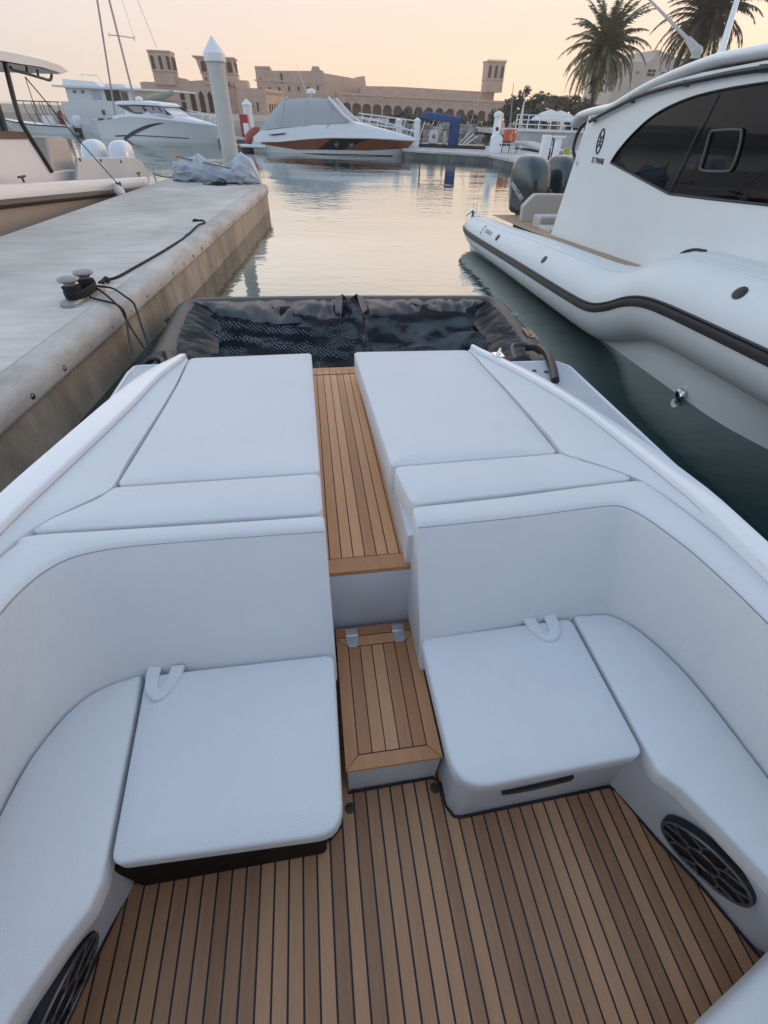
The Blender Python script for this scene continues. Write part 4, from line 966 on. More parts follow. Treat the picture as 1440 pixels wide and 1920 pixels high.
# twin outboards
CWT = mat('dark_teal_cowl', (.035, .05, .055), .22, coat=.5); CWS = mat('silver_cowl_band', (.45, .42, .40), .25, metal=.4)
def outboard(parent, c, s, cowl, leg, yaw=0, txt=None, hgt=1.0):
    c = Vector(c); rot = Matrix.Rotation(yaw, 3, 'Z')
    b = MB(); rings = []
    for z, wd, ln, sh in ((0, .34, .56, 0), (.05, .42, .66, 0), (.25, .50, .74, -.01), (.48, .54, .78, .0), (.66, .53, .75, .03), (.78, .47, .66, .06), (.86, .36, .50, .08), (.90, .20, .30, .09), (.91, .04, .06, .09)):
        P = fillet([(-wd/2, -ln/2), (wd/2, -ln/2), (wd/2, ln/2), (-wd/2, ln/2)], min(wd, ln)*.36, 4)
        rings.append([c+rot @ Vector((p.x*s, (p.y+sh)*s, z*s*hgt)) for p in P])
    b.loft(rings, True, True); cw = make('cowl', b, cowl, parent, 55)
    b = MB(); b.obox(c+rot @ Vector((0, .02*s, -.45*s)), (.16*s, .34*s, 1.0*s), rot); b.obox(c+rot @ Vector((0, -.32*s, -.15*s)), (.30*s, .22*s, .34*s), rot); make('leg', b, leg, parent, bev=.03*s)
    b = MB(); b.obox(c+rot @ Vector((0, -.352*s, .30*s)), (.36*s, .06*s, .36*s), rot); make('front_panel', b, BLACK, cw, bev=.02*s)
    if txt:
        for sd in (-1, 1):
            text('cowl_print', txt, mat('silver_print', (.5, .5, .5), .4), cw, frame(c+rot @ Vector((sd*.268*s, 0, .36*s)), rot @ Vector((0, sd, -.55)), rot @ Vector((0, sd*.55, 1))), .105*s, .012*s, .002)
    return cw
for x, y, yw in ((4.32, 9.98, .28), (5.05, 10.15, .28)):
    outboard(RBT, (x, y, .40), 1.0, CWT, BLACK, yw, 'MERCURY')
# aerials on the roof
b = MB(); a0 = on_x(1307, 96, 4.25); a1 = on_x(1290, 74, 4.25); a2 = on_x(1205, -14, 4.25)
b.tube([a0+Vector((0, 0, -.05)), a0, a1], [.05, .045, .028], 10); b.tube([a1, a2], [.018, .010], 8); b.ball(a0, .055, .055, .045); make('whip_aerial', b, mat('grey_aerial', (.40, .37, .35), .4), RBT)
b = MB(); a0 = on_x(1354, 97, 4.25); a2 = on_x(1386, -14, 4.25); b.tube([a0+Vector((0, 0, -.06)), a2], [.034, .022], 10); make('white_aerial', b, WHITE, RBT)

# ================================================================== hardtop boat moored on the far side of the pontoon
A2 = Vector((-5.0, 8.0)); B2 = Vector((-4.05, 15.2)); h2 = (B2-A2).normalized(); n2 = Vector((-h2.y, h2.x))   # h2 towards its stern, n2 away from the pontoon
def lb(u, v, z): p = A2+h2*u+n2*v; return Vector((p.x, p.y, z))
LBT = thing('hardtop_boat', 'white hardtop motorboat with a black frame, moored across the pontoon at far left', 'boat', lb(3, 1.3, WATER))
CREAM = mat('warm_white_gelcoat', (.70, .68, .66), .22, coat=.2, var=.02); HB = mat('beige_topsides', (.50, .44, .40), .3, coat=.3, var=.05)
b = MB(); rows = []; rub = []; rub2 = []; gtop = []
for k in range(31):
    u = -5+12.25*k/30; zs_ = .97-.068*(u+1)+.0; k2 = max(0, (-u-1)/4); off = 1.3*k2*k2*.9
    zs_ = max(zs_, .40) if u > 6.4 else zs_
    rows.append([lb(u, .30+off*.8, zs_-.02), lb(u, .05+off, zs_+.01), lb(u, off, zs_-.02), lb(u, .0+off, zs_-.20)])
    rub.append(lb(u, off-.015, zs_-.245)); rub2.append((lb(u, .0+off, zs_-.20), lb(u, .03+off, zs_-.32), lb(u, .22+off*1.2, -.1), lb(u, .4+off*1.3, -.7)))
b.loft(rows, False, False); b.loft([[p+Vector((n2.x*k_, n2.y*k_, 0)) for p, k_ in zip(r_, (2.05, 2.55, 2.65, 2.65))] for r_ in rows], False, False)
make('gunwale', b, CREAM, LBT, 60)
b = MB(); b.loft([list(r_) for r_ in rub2], False, False); b.add([lb(7.25, .0, .2), lb(7.25, 2.6, .2), lb(7.25, 2.4, -.7), lb(7.25, .3, -.7)], [(0, 1, 2, 3)]); b.add([lb(-4, 2.6, .5), lb(7.25, 2.6, .4), lb(7.25, 2.6, -.7), lb(-4, 2.6, -.7)], [(0, 1, 2, 3)]); make('topsides', b, HB, LBT, 60)
b = MB(); b.tube(rub, .062, 8, flat=1); make('rub_rail', b, mat('dark_brown_rail', (.05, .038, .032), .5, var=.3, vs=30), LBT)
b = MB(); b.add([lb(-4, .3, .45), lb(7.25, .3, .33), lb(7.25, 2.6, .33), lb(-4, 2.6, .45)], [(0, 1, 2, 3)]); make('cockpit_deck', b, CREAM, LBT)
def lbx(px, py, v):              # point on the upright plane v metres inboard of the near gunwale
    a, z = on_line(px, py, A2+n2*v, B2+n2*v); return a, z
V0, V1 = .38, 1.75
def lprism(name, pts, v0, v1, m, bev=0, ext=()):
    P = [lbx(x, y, v0) for x, y in pts]+list(ext); q = MB(); q.prism([lb(u, v0, z) for u, z in P], (n2.x*(v1-v0), n2.y*(v1-v0), 0)); return make(name, q, m, LBT, 35, bev=bev)
lprism('console', [(-40, 258), (0, 259), (54, 259), (99, 324), (104, 345), (-40, 350)], V0, V1, CREAM, .03)
lprism('console_glass', [(-40, 200), (1, 196), (12, 246), (-40, 248)], V0+.1, V1-.1, GLASS)
lprism('windscreen_frame', [(-40, 246), (14, 246), (50, 247), (55, 259), (-40, 260)], V0-.02, V1, BLACK)
hp = [(-40, 80), (0, 94.5), (40, 102), (80, 112), (112, 122), (128, 134), (119, 138), (80, 126), (40, 120), (-40, 106)]
Q = [lbx(x, y, V0-.12) for x, y in hp]
top = MB(); n = len(Q)
rr_ = []
for v, k in ((V0-.12, 0), (V0-.05, .02), (V0+.8, .06), (V1+.1, .0)): rr_.append([lb(u, v, z+(k if i < 6 else 0)) for i, (u, z) in enumerate(Q)])
top.loft(rr_, True, True); ht = make('hardtop', top, CREAM, LBT, 40)
us = MB(); us.add([lb(u, v, z-.012) for v in (V0-.08, V1) for u, z in Q[6:]], [(0, 1, 2, 3, 7, 6, 5, 4)]) ; us.f = [[0, 1, 5, 4], [1, 2, 6, 5], [2, 3, 7, 6]]; make('hardtop_underside', us, BLACK, ht, 0)
def lpost(name, pts, r, v, flat=1.0):
    P = [lb(*(lambda q: (q[0], v, q[1]))(lbx(x, y, v))) for x, y in pts]; q = MB(); q.tube(crom(P, 5), r, 8, flat=flat); return make(name, q, BLACK, LBT)
lpost('hardtop_post', [(8, 112), (17, 150), (27, 190), (38, 225), (52, 250), (72, 282), (97, 322)], .040, V0-.02)
lpost('hardtop_post', [(-6, 196), (3, 220), (12, 252)], .045, V0+.02)
lpost('grab_rail', [(20, 124), (24, 131), (50, 138), (80, 147), (94, 150), (97, 140)], .022, V0-.02)
lpost('grab_rail', [(50, 126), (51, 137)], .02, V0-.02); lpost('grab_rail', [(70, 131), (72, 143)], .02, V0-.02)
lprism('helm_seat', [(86, 258), (118, 256), (128, 262), (147, 327), (150, 345), (100, 345), (97, 320)], V0+.25, V0+1.0, mat('taupe_upholstery', (.44, .40, .37), .6), .05)
lprism('seat_box', [(130, 318), (164, 319), (168, 345), (100, 345), (100, 322)], V0+.2, V0+1.05, CREAM, .02)
lprism('stern_bulwark', [(146, 296), (250, 294), (268, 305), (281, 326), (281, 345), (146, 345)], .28, .36, mat('pale_grey_liner', (.52, .53, .52), .4), .02)
for x, y in ((150, 299), (189, 301), (227, 303)):
    u, z = lbx(x, y, .275); q = MB(); q.lathe([(.03, 0), (.03, .015), (0, .02)], lb(u, .28, z), 10, (-n2.x, -n2.y, 0)); make('rod_holder', q, BLACK, LBT)
for x, y in ((42, 334), (260, 326)):
    u, z = lbx(x, y, .15); q = MB(); q.tube([lb(u-.1, .15, z+.02), lb(u+.1, .15, z+.02)], .018, 6); q.tube([lb(u, .15, z-.06), lb(u, .15, z+.02)], .018, 6); make('cleat', q, BLACK, LBT)
WCOWL = mat('white_cowl', (.66, .69, .74), .25, coat=.3)
ang = math.atan2(h2.x, h2.y)
for v in (.72, 1.42):
    outboard(LBT, lb(7.75, v, .28), .92, WCOWL, WCOWL, -ang)
# its shore line, hanging fender and dark stern line
u0, z0 = lbx(47, 144, V0); p0 = lb(u0, V0, z0); p1 = on_z(226, 350, .42); p2 = on_z(236, 360, .36)
b = MB(); b.tube(crom([p0, p0.lerp(p1, .5)+Vector((0, 0, -.04)), p1, p2], 8), .010, 6); b.tube([on_z(222+4*math.cos(a), 346+5*math.sin(a), .45) for a in [k*math.pi/5 for k in range(10)]], .02, 6, closed=True)
u1, z1 = lbx(74, 228, V0+.3); b.tube(crom([p0, p0.lerp(lb(u1, V0+.3, z1), .5), lb(u1, V0+.3, z1)], 4), .007, 5)
solo('slanting_line', b, ROPE, 'thin dark line slanting from the hardtop down to the pontoon edge', 'rope')
b = MB(); q = on_z(232, 361, .36); b.lathe([(.02, .0), (.09, .06), (.105, .14), (.08, .22), (.03, .27), (.03, .30)], q-Vector((.02, 0, .10)), 16, (-.5, .2, .8)); solo('fender', b, mat('white_fender', (.66, .64, .62), .4), 'small white pear-shaped fender at the left edge of the pontoon', 'fender')
b = MB(); b.tube(crom([on_z(288, 326, .52), on_z(305, 331, .40), on_z(325, 333, .37), on_z(343, 331, .40)], 6), .016, 6); solo('stern_line', b, mat('grey_line', (.16, .15, .14), .7), 'grey stern line running from the hardtop boat to the tarpaulin bundle', 'rope')
# ================================================================== quays, shore and land across the basin
CQ = conc('pale_quay_concrete', (.36, .35, .34), (.47, .46, .45), (.56, .55, .54), (1, 1, 1), .8)
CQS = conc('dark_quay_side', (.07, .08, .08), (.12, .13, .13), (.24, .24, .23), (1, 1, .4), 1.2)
def deckslab(name, P, ztop, zbot, label, cat, mt, ms_):
    c = sum((Vector((*p, 0)) for p in P), Vector())/len(P); T = thing(name, label, cat, (c.x, c.y, zbot))
    b = MB(); n = len(P); b.add([(*p, ztop) for p in P], [list(range(n))]); make('deck', b, mt, T, 0)
    b = MB(); b.loft([[(*p, ztop-.002) for p in P], [(p[0], p[1], ztop-.10) for p in P]], True, False); make('edge_beam', b, mt, T, 0)
    b = MB(); Q = inset([Vector(p) for p in P], .06) if area([Vector(p) for p in P]) > 0 else inset([Vector(p) for p in P], -.06)
    b.loft([[(p.x, p.y, ztop-.09) for p in Q], [(p.x, p.y, zbot) for p in Q]], True, False); make('side', b, ms_, T, 0); return T
deckslab('floating_quay', [(6.45, 35.2), (11.0, 32.2), (11.12, 27.4), (11.3, 20.6), (12.2, 12.0), (19, 12), (21, 36), (18, 44), (9.5, 41.0), (6.7, 38.2)], .17, -.6, 'pale floating quay curving round the right side of the basin behind the outboards', 'quay', CQ, CQS)
deckslab('finger_quay', [(-6.2, 44.5), (1.5, 43.0), (2, 46), (-6, 47.5)], .17, -.6, 'low finger quay behind the stern of the orange-striped cruiser', 'quay', CQ, CQS)
LAND = mat('sandy_ground', (.34, .28, .22), .95, var=.15, vs=.3)
b = MB()
b.add([(-60, 74, .9), (-14, 66, .9), (6, 62, .9), (15, 58, .9), (40, 50, .9), (280, 50, .9), (280, 310, .9), (-230, 310, .9)], [list(range(8))])
b.loft([[(-60, 74, .9), (-14, 66, .9), (6, 62, .9), (15, 58, .9), (40, 50, .9)], [(-60, 72, -.6), (-14, 64, -.6), (6, 57, -.6), (15, 53, -.6), (40, 49, -.6)]], False, False)
o = make('shore_ground', b, LAND, None, 0); setp(o, kind='structure')
ROCK = mat('grey_brown_rock', (.20, .17, .145), .9, var=.3, vs=1.5, rnd=.35, bump=.4, bs=4)
b = MB(); rr = random.Random(5)
for i in range(420):
    s = rr.random(); k = rr.random(); x = 2+18*s; y0 = 62-.38*(x-6) if x > 6 else 62
    y = y0-5.2*k; z = .95-1.35*k; r = .25+.35*rr.random()
    q = len(b.v); b.ball((x, y, z), r*1.3, r, r*.8, 6, 4)
    for j in range(q, len(b.v)): b.v[j] += Vector((noise.noise(b.v[j]*2.1), noise.noise(b.v[j]*2.3+Vector((9, 0, 0))), noise.noise(b.v[j]*1.9+Vector((0, 7, 0)))))*.22
o = solo('riprap_rocks', b, ROCK, 'grey-brown loose rock bank below the shrubs across the water', 'rocks', smooth=20); o['kind'] = 'stuff'

# ================================================================== buildings
YB = 170.0
def wp(x, y, Y=YB): p = on_y(x, y, Y); return Vector((p.x, p.z))
def holes_wall(b, O, Hs, Y, d):
    O = [Vector(p) for p in O]; pts = list(O); ed = [(i, (i+1) % len(O)) for i in range(len(O))]
    for H in Hs:
        k = len(pts); pts += H; ed += [(k+i, k+(i+1) % len(H)) for i in range(len(H))]
    vv, ee, ff, *_ = delaunay_2d_cdt(pts, ed, [], 1, 1e-5)
    def inside(q, P):
        r_ = False
        for i in range(len(P)):
            a, c = P[i-1], P[i]
            if (a.y > q.y) != (c.y > q.y) and q.x < (c.x-a.x)*(q.y-a.y)/(c.y-a.y)+a.x: r_ = not r_
        return r_
    keep = []
    for f in ff:
        q = sum((vv[i] for i in f), Vector((0, 0)))/3
        if inside(q, O) and not any(inside(q, H) for H in Hs): keep.append(f)
    b.add([(v.x, Y, v.y) for v in vv], keep)
    for P in [O]+Hs:
        n = len(P); b.add([(p.x, Y, p.y) for p in P]+[(p.x, Y+d, p.y) for p in P], [(i, (i+1) % n, n+(i+1) % n, n+i) for i in range(n)])
def arch(cx, w, z0, z1, pointed=0):
    r = w/2; o = [Vector((cx-r, z0)), Vector((cx-r, z1-r))]
    for k in range(1, 9):
        a = math.pi-math.pi*k/9; zz = math.sin(a)**(.8 if not pointed else 1.3)
        o.append(Vector((cx+r*math.cos(a), z1-r+r*zz*(1+pointed*(1-abs(math.cos(a)))**2))))
    return o + [Vector((cx+r, z1-r)), Vector((cx+r, z0))]
# long arcaded building
AR = thing('arcaded_building', 'long low sandstone building with a row of round arches and a slatted wind tower at its right end', 'building', (30, YB, .9))
AR['label'] = 'long low sandstone building with a row of round arches, a tower at its right end'
L0, L1 = wp(632, 173), wp(948, 189.5)
zb = .5
tl = lambda x: L0.y+(L1.y-L0.y)*(x-L0.x)/(L1.x-L0.x)
acx = [650, 668.7, 687.5, 707.3, 726.8, 746.3, 766.2, 785.3, 804.8, 824.7, 844.6, 864.5, 884.3, 904.2, 924]
Hs = []
for i, px in enumerate(acx):
    t_ = wp(px, 192.0+(208.5-192.0)*(px-650)/(924-650)); Hs.append(arch(t_.x, 2.62, zb+.05, t_.y))
b = MB(); holes_wall(b, [(L0.x, zb), (L1.x, zb), (L1.x, L1.y), (L0.x, L0.y)], Hs, YB, .9); make('arcade_wall', b, STONE, AR, 0)
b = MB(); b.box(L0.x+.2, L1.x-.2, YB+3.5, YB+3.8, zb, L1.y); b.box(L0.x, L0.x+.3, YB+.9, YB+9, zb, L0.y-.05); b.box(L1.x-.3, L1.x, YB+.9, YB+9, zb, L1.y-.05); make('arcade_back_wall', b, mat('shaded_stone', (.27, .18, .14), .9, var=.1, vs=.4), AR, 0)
b = MB(); b.add([(L0.x, YB-.25, L0.y), (L1.x, YB-.25, L1.y), (L1.x, YB+9, L1.y), (L0.x, YB+9, L0.y)], [(0, 1, 2, 3)]); b.add([(L0.x, YB-.25, L0.y), (L1.x, YB-.25, L1.y), (L1.x, YB-.25, L1.y-.45), (L0.x, YB-.25, L0.y-.45)], [(0, 1, 2, 3)]); b.add([(L0.x, YB-.25, L0.y-.45), (L1.x, YB-.25, L1.y-.45), (L1.x, YB, L1.y-.45), (L0.x, YB, L0.y-.45)], [(0, 1, 2, 3)]); make('cornice', b, STONE2, AR, 0)
U0, U1 = wp(686, 159.5), wp(940, 172)
b = MB(); b.prism([(U0.x, YB+6, L0.y-.2), (U0.x, YB+6, U0.y), (wp(751, 160.8).x, YB+6, wp(751, 160.8).y), (U1.x, YB+6, U1.y), (U1.x, YB+6, L1.y-.2)], (0, 14, 0)); make('upper_storey', b, STONE, AR, 0)
b = MB()
for k in range(26):
    x = L0.x+1+(L1.x-L0.x-2)*k/25; b.box(x-.12, x+.12, YB-.55, YB, tl(x)-1.25, tl(x)-1.0)
o = make('waterspouts', b, STONE2, AR, 0); o['kind'] = 'stuff'
def tower(parent, px, Y, dpt, m, slots, cren=True):   # px: corner pixels tl,tr,bl,br
    a, c, d, e = [wp(*p, Y) for p in px]
    b = MB(); w0 = (e.x-d.x); tz = max(a.y, c.y)
    prof = [(d.y, 1.0), (d.y+(tz-d.y)*.38, .98), (d.y+(tz-d.y)*.40, 1.06), (d.y+(tz-d.y)*.43, 1.0), (tz-(tz-d.y)*.12, 1.02), (tz-(tz-d.y)*.08, (c.x-a.x)/w0*.98), (tz-(tz-d.y)*.03, (c.x-a.x)/w0*1.04), (tz, (c.x-a.x)/w0*1.04)]
    cx = (d.x+e.x)/2; tx = (a.x+c.x)/2; rings = []
    for z, k in prof:
        s = (z-d.y)/(tz-d.y); x = cx+(tx-cx)*s; h = w0/2*k; dy = dpt/2*k
        rings.append([(x-h, Y+dpt/2-dy, z), (x+h, Y+dpt/2-dy, z), (x+h, Y+dpt/2+dy, z), (x-h, Y+dpt/2+dy, z)])
    b.loft(rings, True, True); tw = make('wind_tower', b, m, parent, 0)
    z0 = d.y+(tz-d.y)*.46; z1 = tz-(tz-d.y)*.15
    for k in range(slots):
        s = MB(); xk = cx+(tx-cx)*.6-w0*.36+w0*.72*k/(slots-1); hw = w0*.072
        s.prism([(p.x, Y-.02-dpt*.012, p.y) for p in arch(xk, hw*2, z0, z1)], (0, .35, 0)); make('tower_slot', s, DARK, tw, 0)
    if dpt > 2:
        for k in range(3):
            s = MB(); yk = Y+dpt*.22+dpt*.56*k/2; xx = cx+(tx-cx)*.6+w0*.5*1.03; s.box(xx-.3, xx+.05, yk-dpt*.08, yk+dpt*.08, z0, z1); make('tower_slot', s, DARK, tw, 0)
    if cren:
        s = MB()
        for k in range(9):
            x = a.x+(c.x-a.x)*k/8; s.box(x-.10, x+.10, Y-.1, Y+.15, tz-.05, tz+.32)
        o = make('crenels', s, m, tw, 0); o['kind'] = 'stuff'
    return tw
tower(AR, [(915.5, 113), (949, 116), (910, 172), (939, 186)], YB+4, 4.5, STONE, 3)
# fort-like building
YF_ = 182.0
FO = thing('fort_building', 'high-walled sandstone fort-like building behind the orange-striped cruiser', 'building', (3, YF_, .9))
prof = [(477.5, 124), (505.6, 124), (507, 132.5), (584, 133), (585.5, 124), (597.5, 124.5), (600, 131), (606, 133), (607, 137)]
P = [wp(x, y, YF_) for x, y in prof]
b = MB(); b.prism([(P[0].x, YF_, .5)]+[(p.x, YF_, p.y) for p in P]+[(P[-1].x, YF_, .5)], (0, 16, 0)); make('front_wall', b, STONE, FO, 0)
prof = [(607, 137), (669, 148), (670.6, 144), (684, 142.5), (686, 159.5)]
P2 = [on_y(x, y, YF_+.2+10*(x-607)/79) for x, y in prof]
b = MB(); b.loft([[(p.x, p.y, p.z) for p in P2], [(p.x, p.y, .5) for p in P2]], False, False); b.loft([[(p.x, p.y, p.z) for p in P2], [(p.x-.8, p.y+10, p.z) for p in P2]], False, False); make('side_wall', b, STONE2, FO, 0)
for x0, y0, x1, y1 in ((525, 137, 531, 157), (487, 145, 489.5, 149), (540, 150, 542, 153)):
    a, c = wp(x0, y0, YF_), wp(x1, y1, YF_); b = MB(); b.box(a.x, c.x, YF_-.05, YF_+.3, c.y, a.y); make('window', b, DARK, FO, 0)
b = MB(); a, c = wp(478, 150, YF_), wp(607, 155, YF_); b.box(a.x-.1, c.x+.1, YF_-.12, YF_+.1, a.y-.2, a.y+.15); make('string_course', b, STONE2, FO, 0)
b = MB(); a, c = wp(478, 125, YF_), wp(505, 125, YF_); b.box(a.x-.15, c.x+.15, YF_-.2, YF_+.3, a.y-.25, a.y+.12); make('parapet_coping', b, STONE2, FO, 0)
for k in range(7):
    q = wp(488+18*k, 168-.5*k, YF_); b = MB(); b.box(q.x-.3, q.x+.3, YF_-.06, YF_+.2, q.y-.45, q.y+.45); make('window', b, DARK, FO, 0)
# wind tower house on the left
YW = 150.0
WT = thing('wind_tower_house', 'old stone house with two flared wind towers and pointed arches, left of the tall piling', 'building', (-22, YW, .9))
P = [wp(x, y, YW) for x, y in ((262, 154), (300, 153.5), (325, 144), (350, 148), (354, 152), (386, 150), (400, 152), (447, 156))]
hs = []
for x, w_ in ((340, 9), (359, 10), (376, 10), (392, 9)):
    t_ = wp(x, 172+ (x-340)*.03, YW); q = wp(x+w_, 172, YW); hs.append(arch(t_.x, q.x-t_.x, .9, t_.y, .55))
b = MB(); holes_wall(b, [(P[0].x, .5)]+[(p.x, p.y) for p in P]+[(P[-1].x, .5)], hs, YW, .8); make('front_wall', b, STONE, WT, 0)
b = MB(); b.box(P[0].x, P[-1].x, YW+2.5, YW+2.8, .5, 6); make('back_wall', b, DARK, WT, 0)
b = MB(); b.box(P[0].x, P[-1].x, YW+2.8, YW+14, .5, min(p.y for p in P)-.1); make('house_block', b, STONE, WT, 0)
tower(WT, [(275, 93), (317, 96), (291, 158), (330, 158)], YW-.6, 5.5, STONE, 3, False)
tower(WT, [(361, 104), (439, 113), (383, 158), (450, 166)], YW-.4, 6, STONE2, 4, False)
for x0, y0, x1, y1 in ((428, 153, 431, 161), (426, 186, 432, 193), (385, 144, 388, 151)):
    a, c = wp(x0, y0, YW-.4), wp(x1, y1, YW-.4); b = MB(); b.box(a.x, c.x, YW-.75, YW-.35, c.y, a.y); make('window', b, DARK, WT, 0)
# low annex, sunlight on its right side put into the wall colour
YA = 145.0
AN = thing('annex_building', 'low sandstone annex with tall narrow windows, right of the tall piling', 'building', (-11, YA, .9))
a0, a1, a2 = wp(440, 150, YA), wp(497, 166.5, YA), on_y(531, 177.5, YA+16)
b = MB(); zt = wp(470, 165, YA).y
b.prism([(a0.x, YA, .5), (a0.x, YA, zt), (a1.x, YA, zt), (a1.x, YA, .5)], (0, .5, 0)); make('front_wall', b, STONE, AN, 0)
b = MB(); b.prism([(a1.x, YA, .5), (a1.x, YA, zt), (a2.x, YA+16, zt), (a2.x, YA+16, .5)], (-.5, .1, 0)); b.add([(a0.x, YA, zt-.01), (a1.x-.1, YA, zt-.01), (a2.x-.1, YA+16, zt-.01), (a0.x, YA+16, zt-.01)], [(0, 1, 2, 3)]); make('side_wall', b, STONE2, AN, 0)
b = MB(); q0, q1 = wp(440, 150, YA+3), wp(465, 160, YA+3); b.box(q0.x, q1.x, YA+3, YA+9, .5, q0.y); make('stair_block', b, STONE2, AN, 0)
for x0, x1, y0, y1 in ((474, 477, 191, 208), (480.5, 486.5, 191.5, 209)):
    p, q = wp(x0, y0, YA), wp(x1, y1, YA); b = MB(); b.box(p.x, q.x, YA-.05, YA+.2, q.y, p.y); make('window', b, DARK, AN, 0)
for k in range(6):
    s = .15+.13*k; x = a1.x+(a2.x-a1.x)*s; y = YA+16*s; b = MB(); b.bar((x+.02, y-.5, 1.9), (x+.08, y+.5, 1.9), .12, 2.0); make('window', b, DARK, AN, 0)
for k in range(9):
    s = .06+.105*k; x = a1.x+(a2.x-a1.x)*s; y = YA+16*s; b = MB(); b.bar((x+.02, y-.35, zt-.7), (x+.07, y+.35, zt-.7), .12, .55); make('parapet_niche', b, mat('niche_stone', (.3, .19, .12), .9), AN, 0)
# white house on the right
YH = 120.0
WH = thing('white_house', 'white rendered house with a stepped gable behind the palms at upper right', 'building', (46, YH, .9))
P = [wp(x, y, YH) for x, y in ((1134, 200), (1140, 189), (1158, 128), (1163, 114), (1190, 115), (1218, 115), (1226, 108), (1232, 93), (1239, 95), (1250, 102), (1280, 111), (1330, 118), (1420, 124))]
b = MB(); b.prism([(P[0].x, YH, .5)]+[(p.x, YH, p.y) for p in P[1:]]+[(P[-1].x, YH, .5)], (0, 12, 0)); WALLW = mat('white_render', (.52, .44, .38), .85, var=.06, vs=.5); make('wall', b, WALLW, WH, 0)
for x0, y0, x1, y1 in ((1216, 130, 1226, 143), (1241, 135, 1247, 142), (1193, 134, 1199, 138)):
    p, q = wp(x0, y0, YH), wp(x1, y1, YH); b = MB(); b.box(p.x, q.x, YH-.06, YH+.2, q.y, p.y); wn = make('window', b, DARK, WH, 0)
    b = MB(); m_ = (p.x+q.x)/2; b.box(m_-.05, m_+.05, YH-.12, YH-.05, q.y, p.y); b.box(p.x, q.x, YH-.13, YH-.06, (p.y+q.y)/2-.05, (p.y+q.y)/2+.05); make('glazing_bar', b, WALLW, wn, 0)

# ================================================================== plants
LEAF = mat('shrub_leaf', (.095, .105, .055), .6, rnd=.55); LEAF2 = mat('tree_leaf', (.085, .092, .052), .6, rnd=.5)
FROND = mat('palm_frond', (.17, .16, .075), .5, rnd=.5); DRY = mat('dry_palm_frond', (.13, .085, .05), .7, rnd=.4)
BARK = mat('palm_bark', (.065, .046, .034), .9, var=.3, vs=6, bump=.5, bs=20)
def leafcloud(b, c, rx, ry, rz, n, s, rg):
    c = Vector(c); cl = [(Vector((rg.gauss(0, .5), rg.gauss(0, .5), rg.gauss(0, .42))), .22+.25*rg.random()) for _ in range(max(6, n//70))]
    for i in range(n):
        o, r = cl[i % len(cl)]
        d = Vector((rg.gauss(0, 1), rg.gauss(0, 1), rg.gauss(0, 1))).normalized()*r*rg.random()**.45
        p = o+d; p = Vector((p.x*rx, p.y*ry, p.z*rz))
        if p.z < -rz: p.z = -rz*rg.random()
        a = Vector((rg.gauss(0, 1), rg.gauss(0, 1), rg.gauss(0, .7))).normalized(); e = a.orthogonal().normalized(); e.rotate(Matrix.Rotation(rg.random()*6.28, 3, a))
        k = s*(.6+.8*rg.random()); q = c+p
        b.add([q-a*k, q+e*k*.45, q+a*k, q-e*k*.45], [(0, 1, 2, 3)])
rg = random.Random(11)
shr = [(742, 222, 9, 13), (757, 216, 12, 18), (773, 222, 10, 16), (790, 216, 13, 20), (806, 221, 11, 17), (822, 220, 12, 19), (838, 226, 10, 15), (853, 230, 9, 14), (868, 229, 10, 16), (884, 224, 12, 20), (899, 231, 9, 15), (912, 234, 8, 14), (925, 226, 9, 19)]
shl = ['olive shrub bushing up before the sixth arch, just right of the gangway posts', 'tall green shrub between the gangway posts and the blue canopy', 'shrub half hiding an arch left of the blue canopy', 'tall shrub rising straight behind the left end of the blue canopy', 'shrub growing just behind the middle of the blue canopy', 'shrub over the right end of the blue canopy', 'low shrub right of the blue canopy, under the tenth arch', 'smallest low shrub midway between blue canopy and white capped post', 'shrub under the twelfth arch, above the rock bank', 'big dark shrub left of the white capped post', 'low shrub close left of the white capped post', 'low dark shrub touching the left side of the white capped post', 'narrow shrub directly behind the white capped post']
for (x, y, w_, h_), lab in zip(shr, shl):
    Y = 66; h_ *= .8; p = on_y(x, y+h_*.55, Y); sc_ = Y*.78/820
    T = thing('shrub', lab, 'shrub', (p.x, Y, .9), 0, 'shrubs in front of the arcade')
    b = MB(); leafcloud(b, (p.x, Y, p.z), w_*sc_*1.3, 1.1, h_*sc_*1.15, 620, .17, rg); make('foliage', b, LEAF, T, 0, fix=False)
    b = MB(); b.tube([(p.x, Y, .85), (p.x+.1, Y, p.z)], [.09, .05], 6)
    for k in range(4): b.tube([(p.x, Y, 1.1), (p.x+rg.uniform(-.8, .8), Y+rg.uniform(-.4, .4), p.z+rg.uniform(-.2, .5))], [.05, .02], 5)
    make('stem', b, BARK, T)
trs = [(975, 208, 14, 22, 70, 'bushy dark tree just left of the closed white parasol'), (1000, 203, 18, 20, 72, 'bushy green tree right behind the closed white parasol'), (1012, 222, 18, 18, 62, 'dark bush below the left edge of the open white parasols'), (1070, 205, 26, 14, 72, 'wide dark tree under the red-brown pergola roof'), (1082, 226, 20, 20, 60, 'dark bush beside the cabin boat roof tip, under the parasols'), (1045, 190, 40, 7, 80, 'low flat tree line of foliage growing over the pergola roof'), (952, 216, 8, 18, 75, 'thin pale shrub between the arcaded building and the bushy trees')]
for x, y, w_, h_, Y, lab in trs:
    p = on_y(x, y, Y); sc_ = Y*.78/820
    T = thing('bushy_tree', lab, 'tree', (p.x, Y, .9), 0, 'trees on the right shore')
    b = MB(); leafcloud(b, (p.x, Y, p.z), w_*sc_*1.25, 2.0, h_*sc_*1.2, 1500, .20, rg); make('crown', b, LEAF2, T, 0, fix=False)
    b = MB(); b.tube([(p.x, Y, .8), (p.x+.1, Y, p.z)], [.14, .07], 6); make('trunk', b, BARK, T)
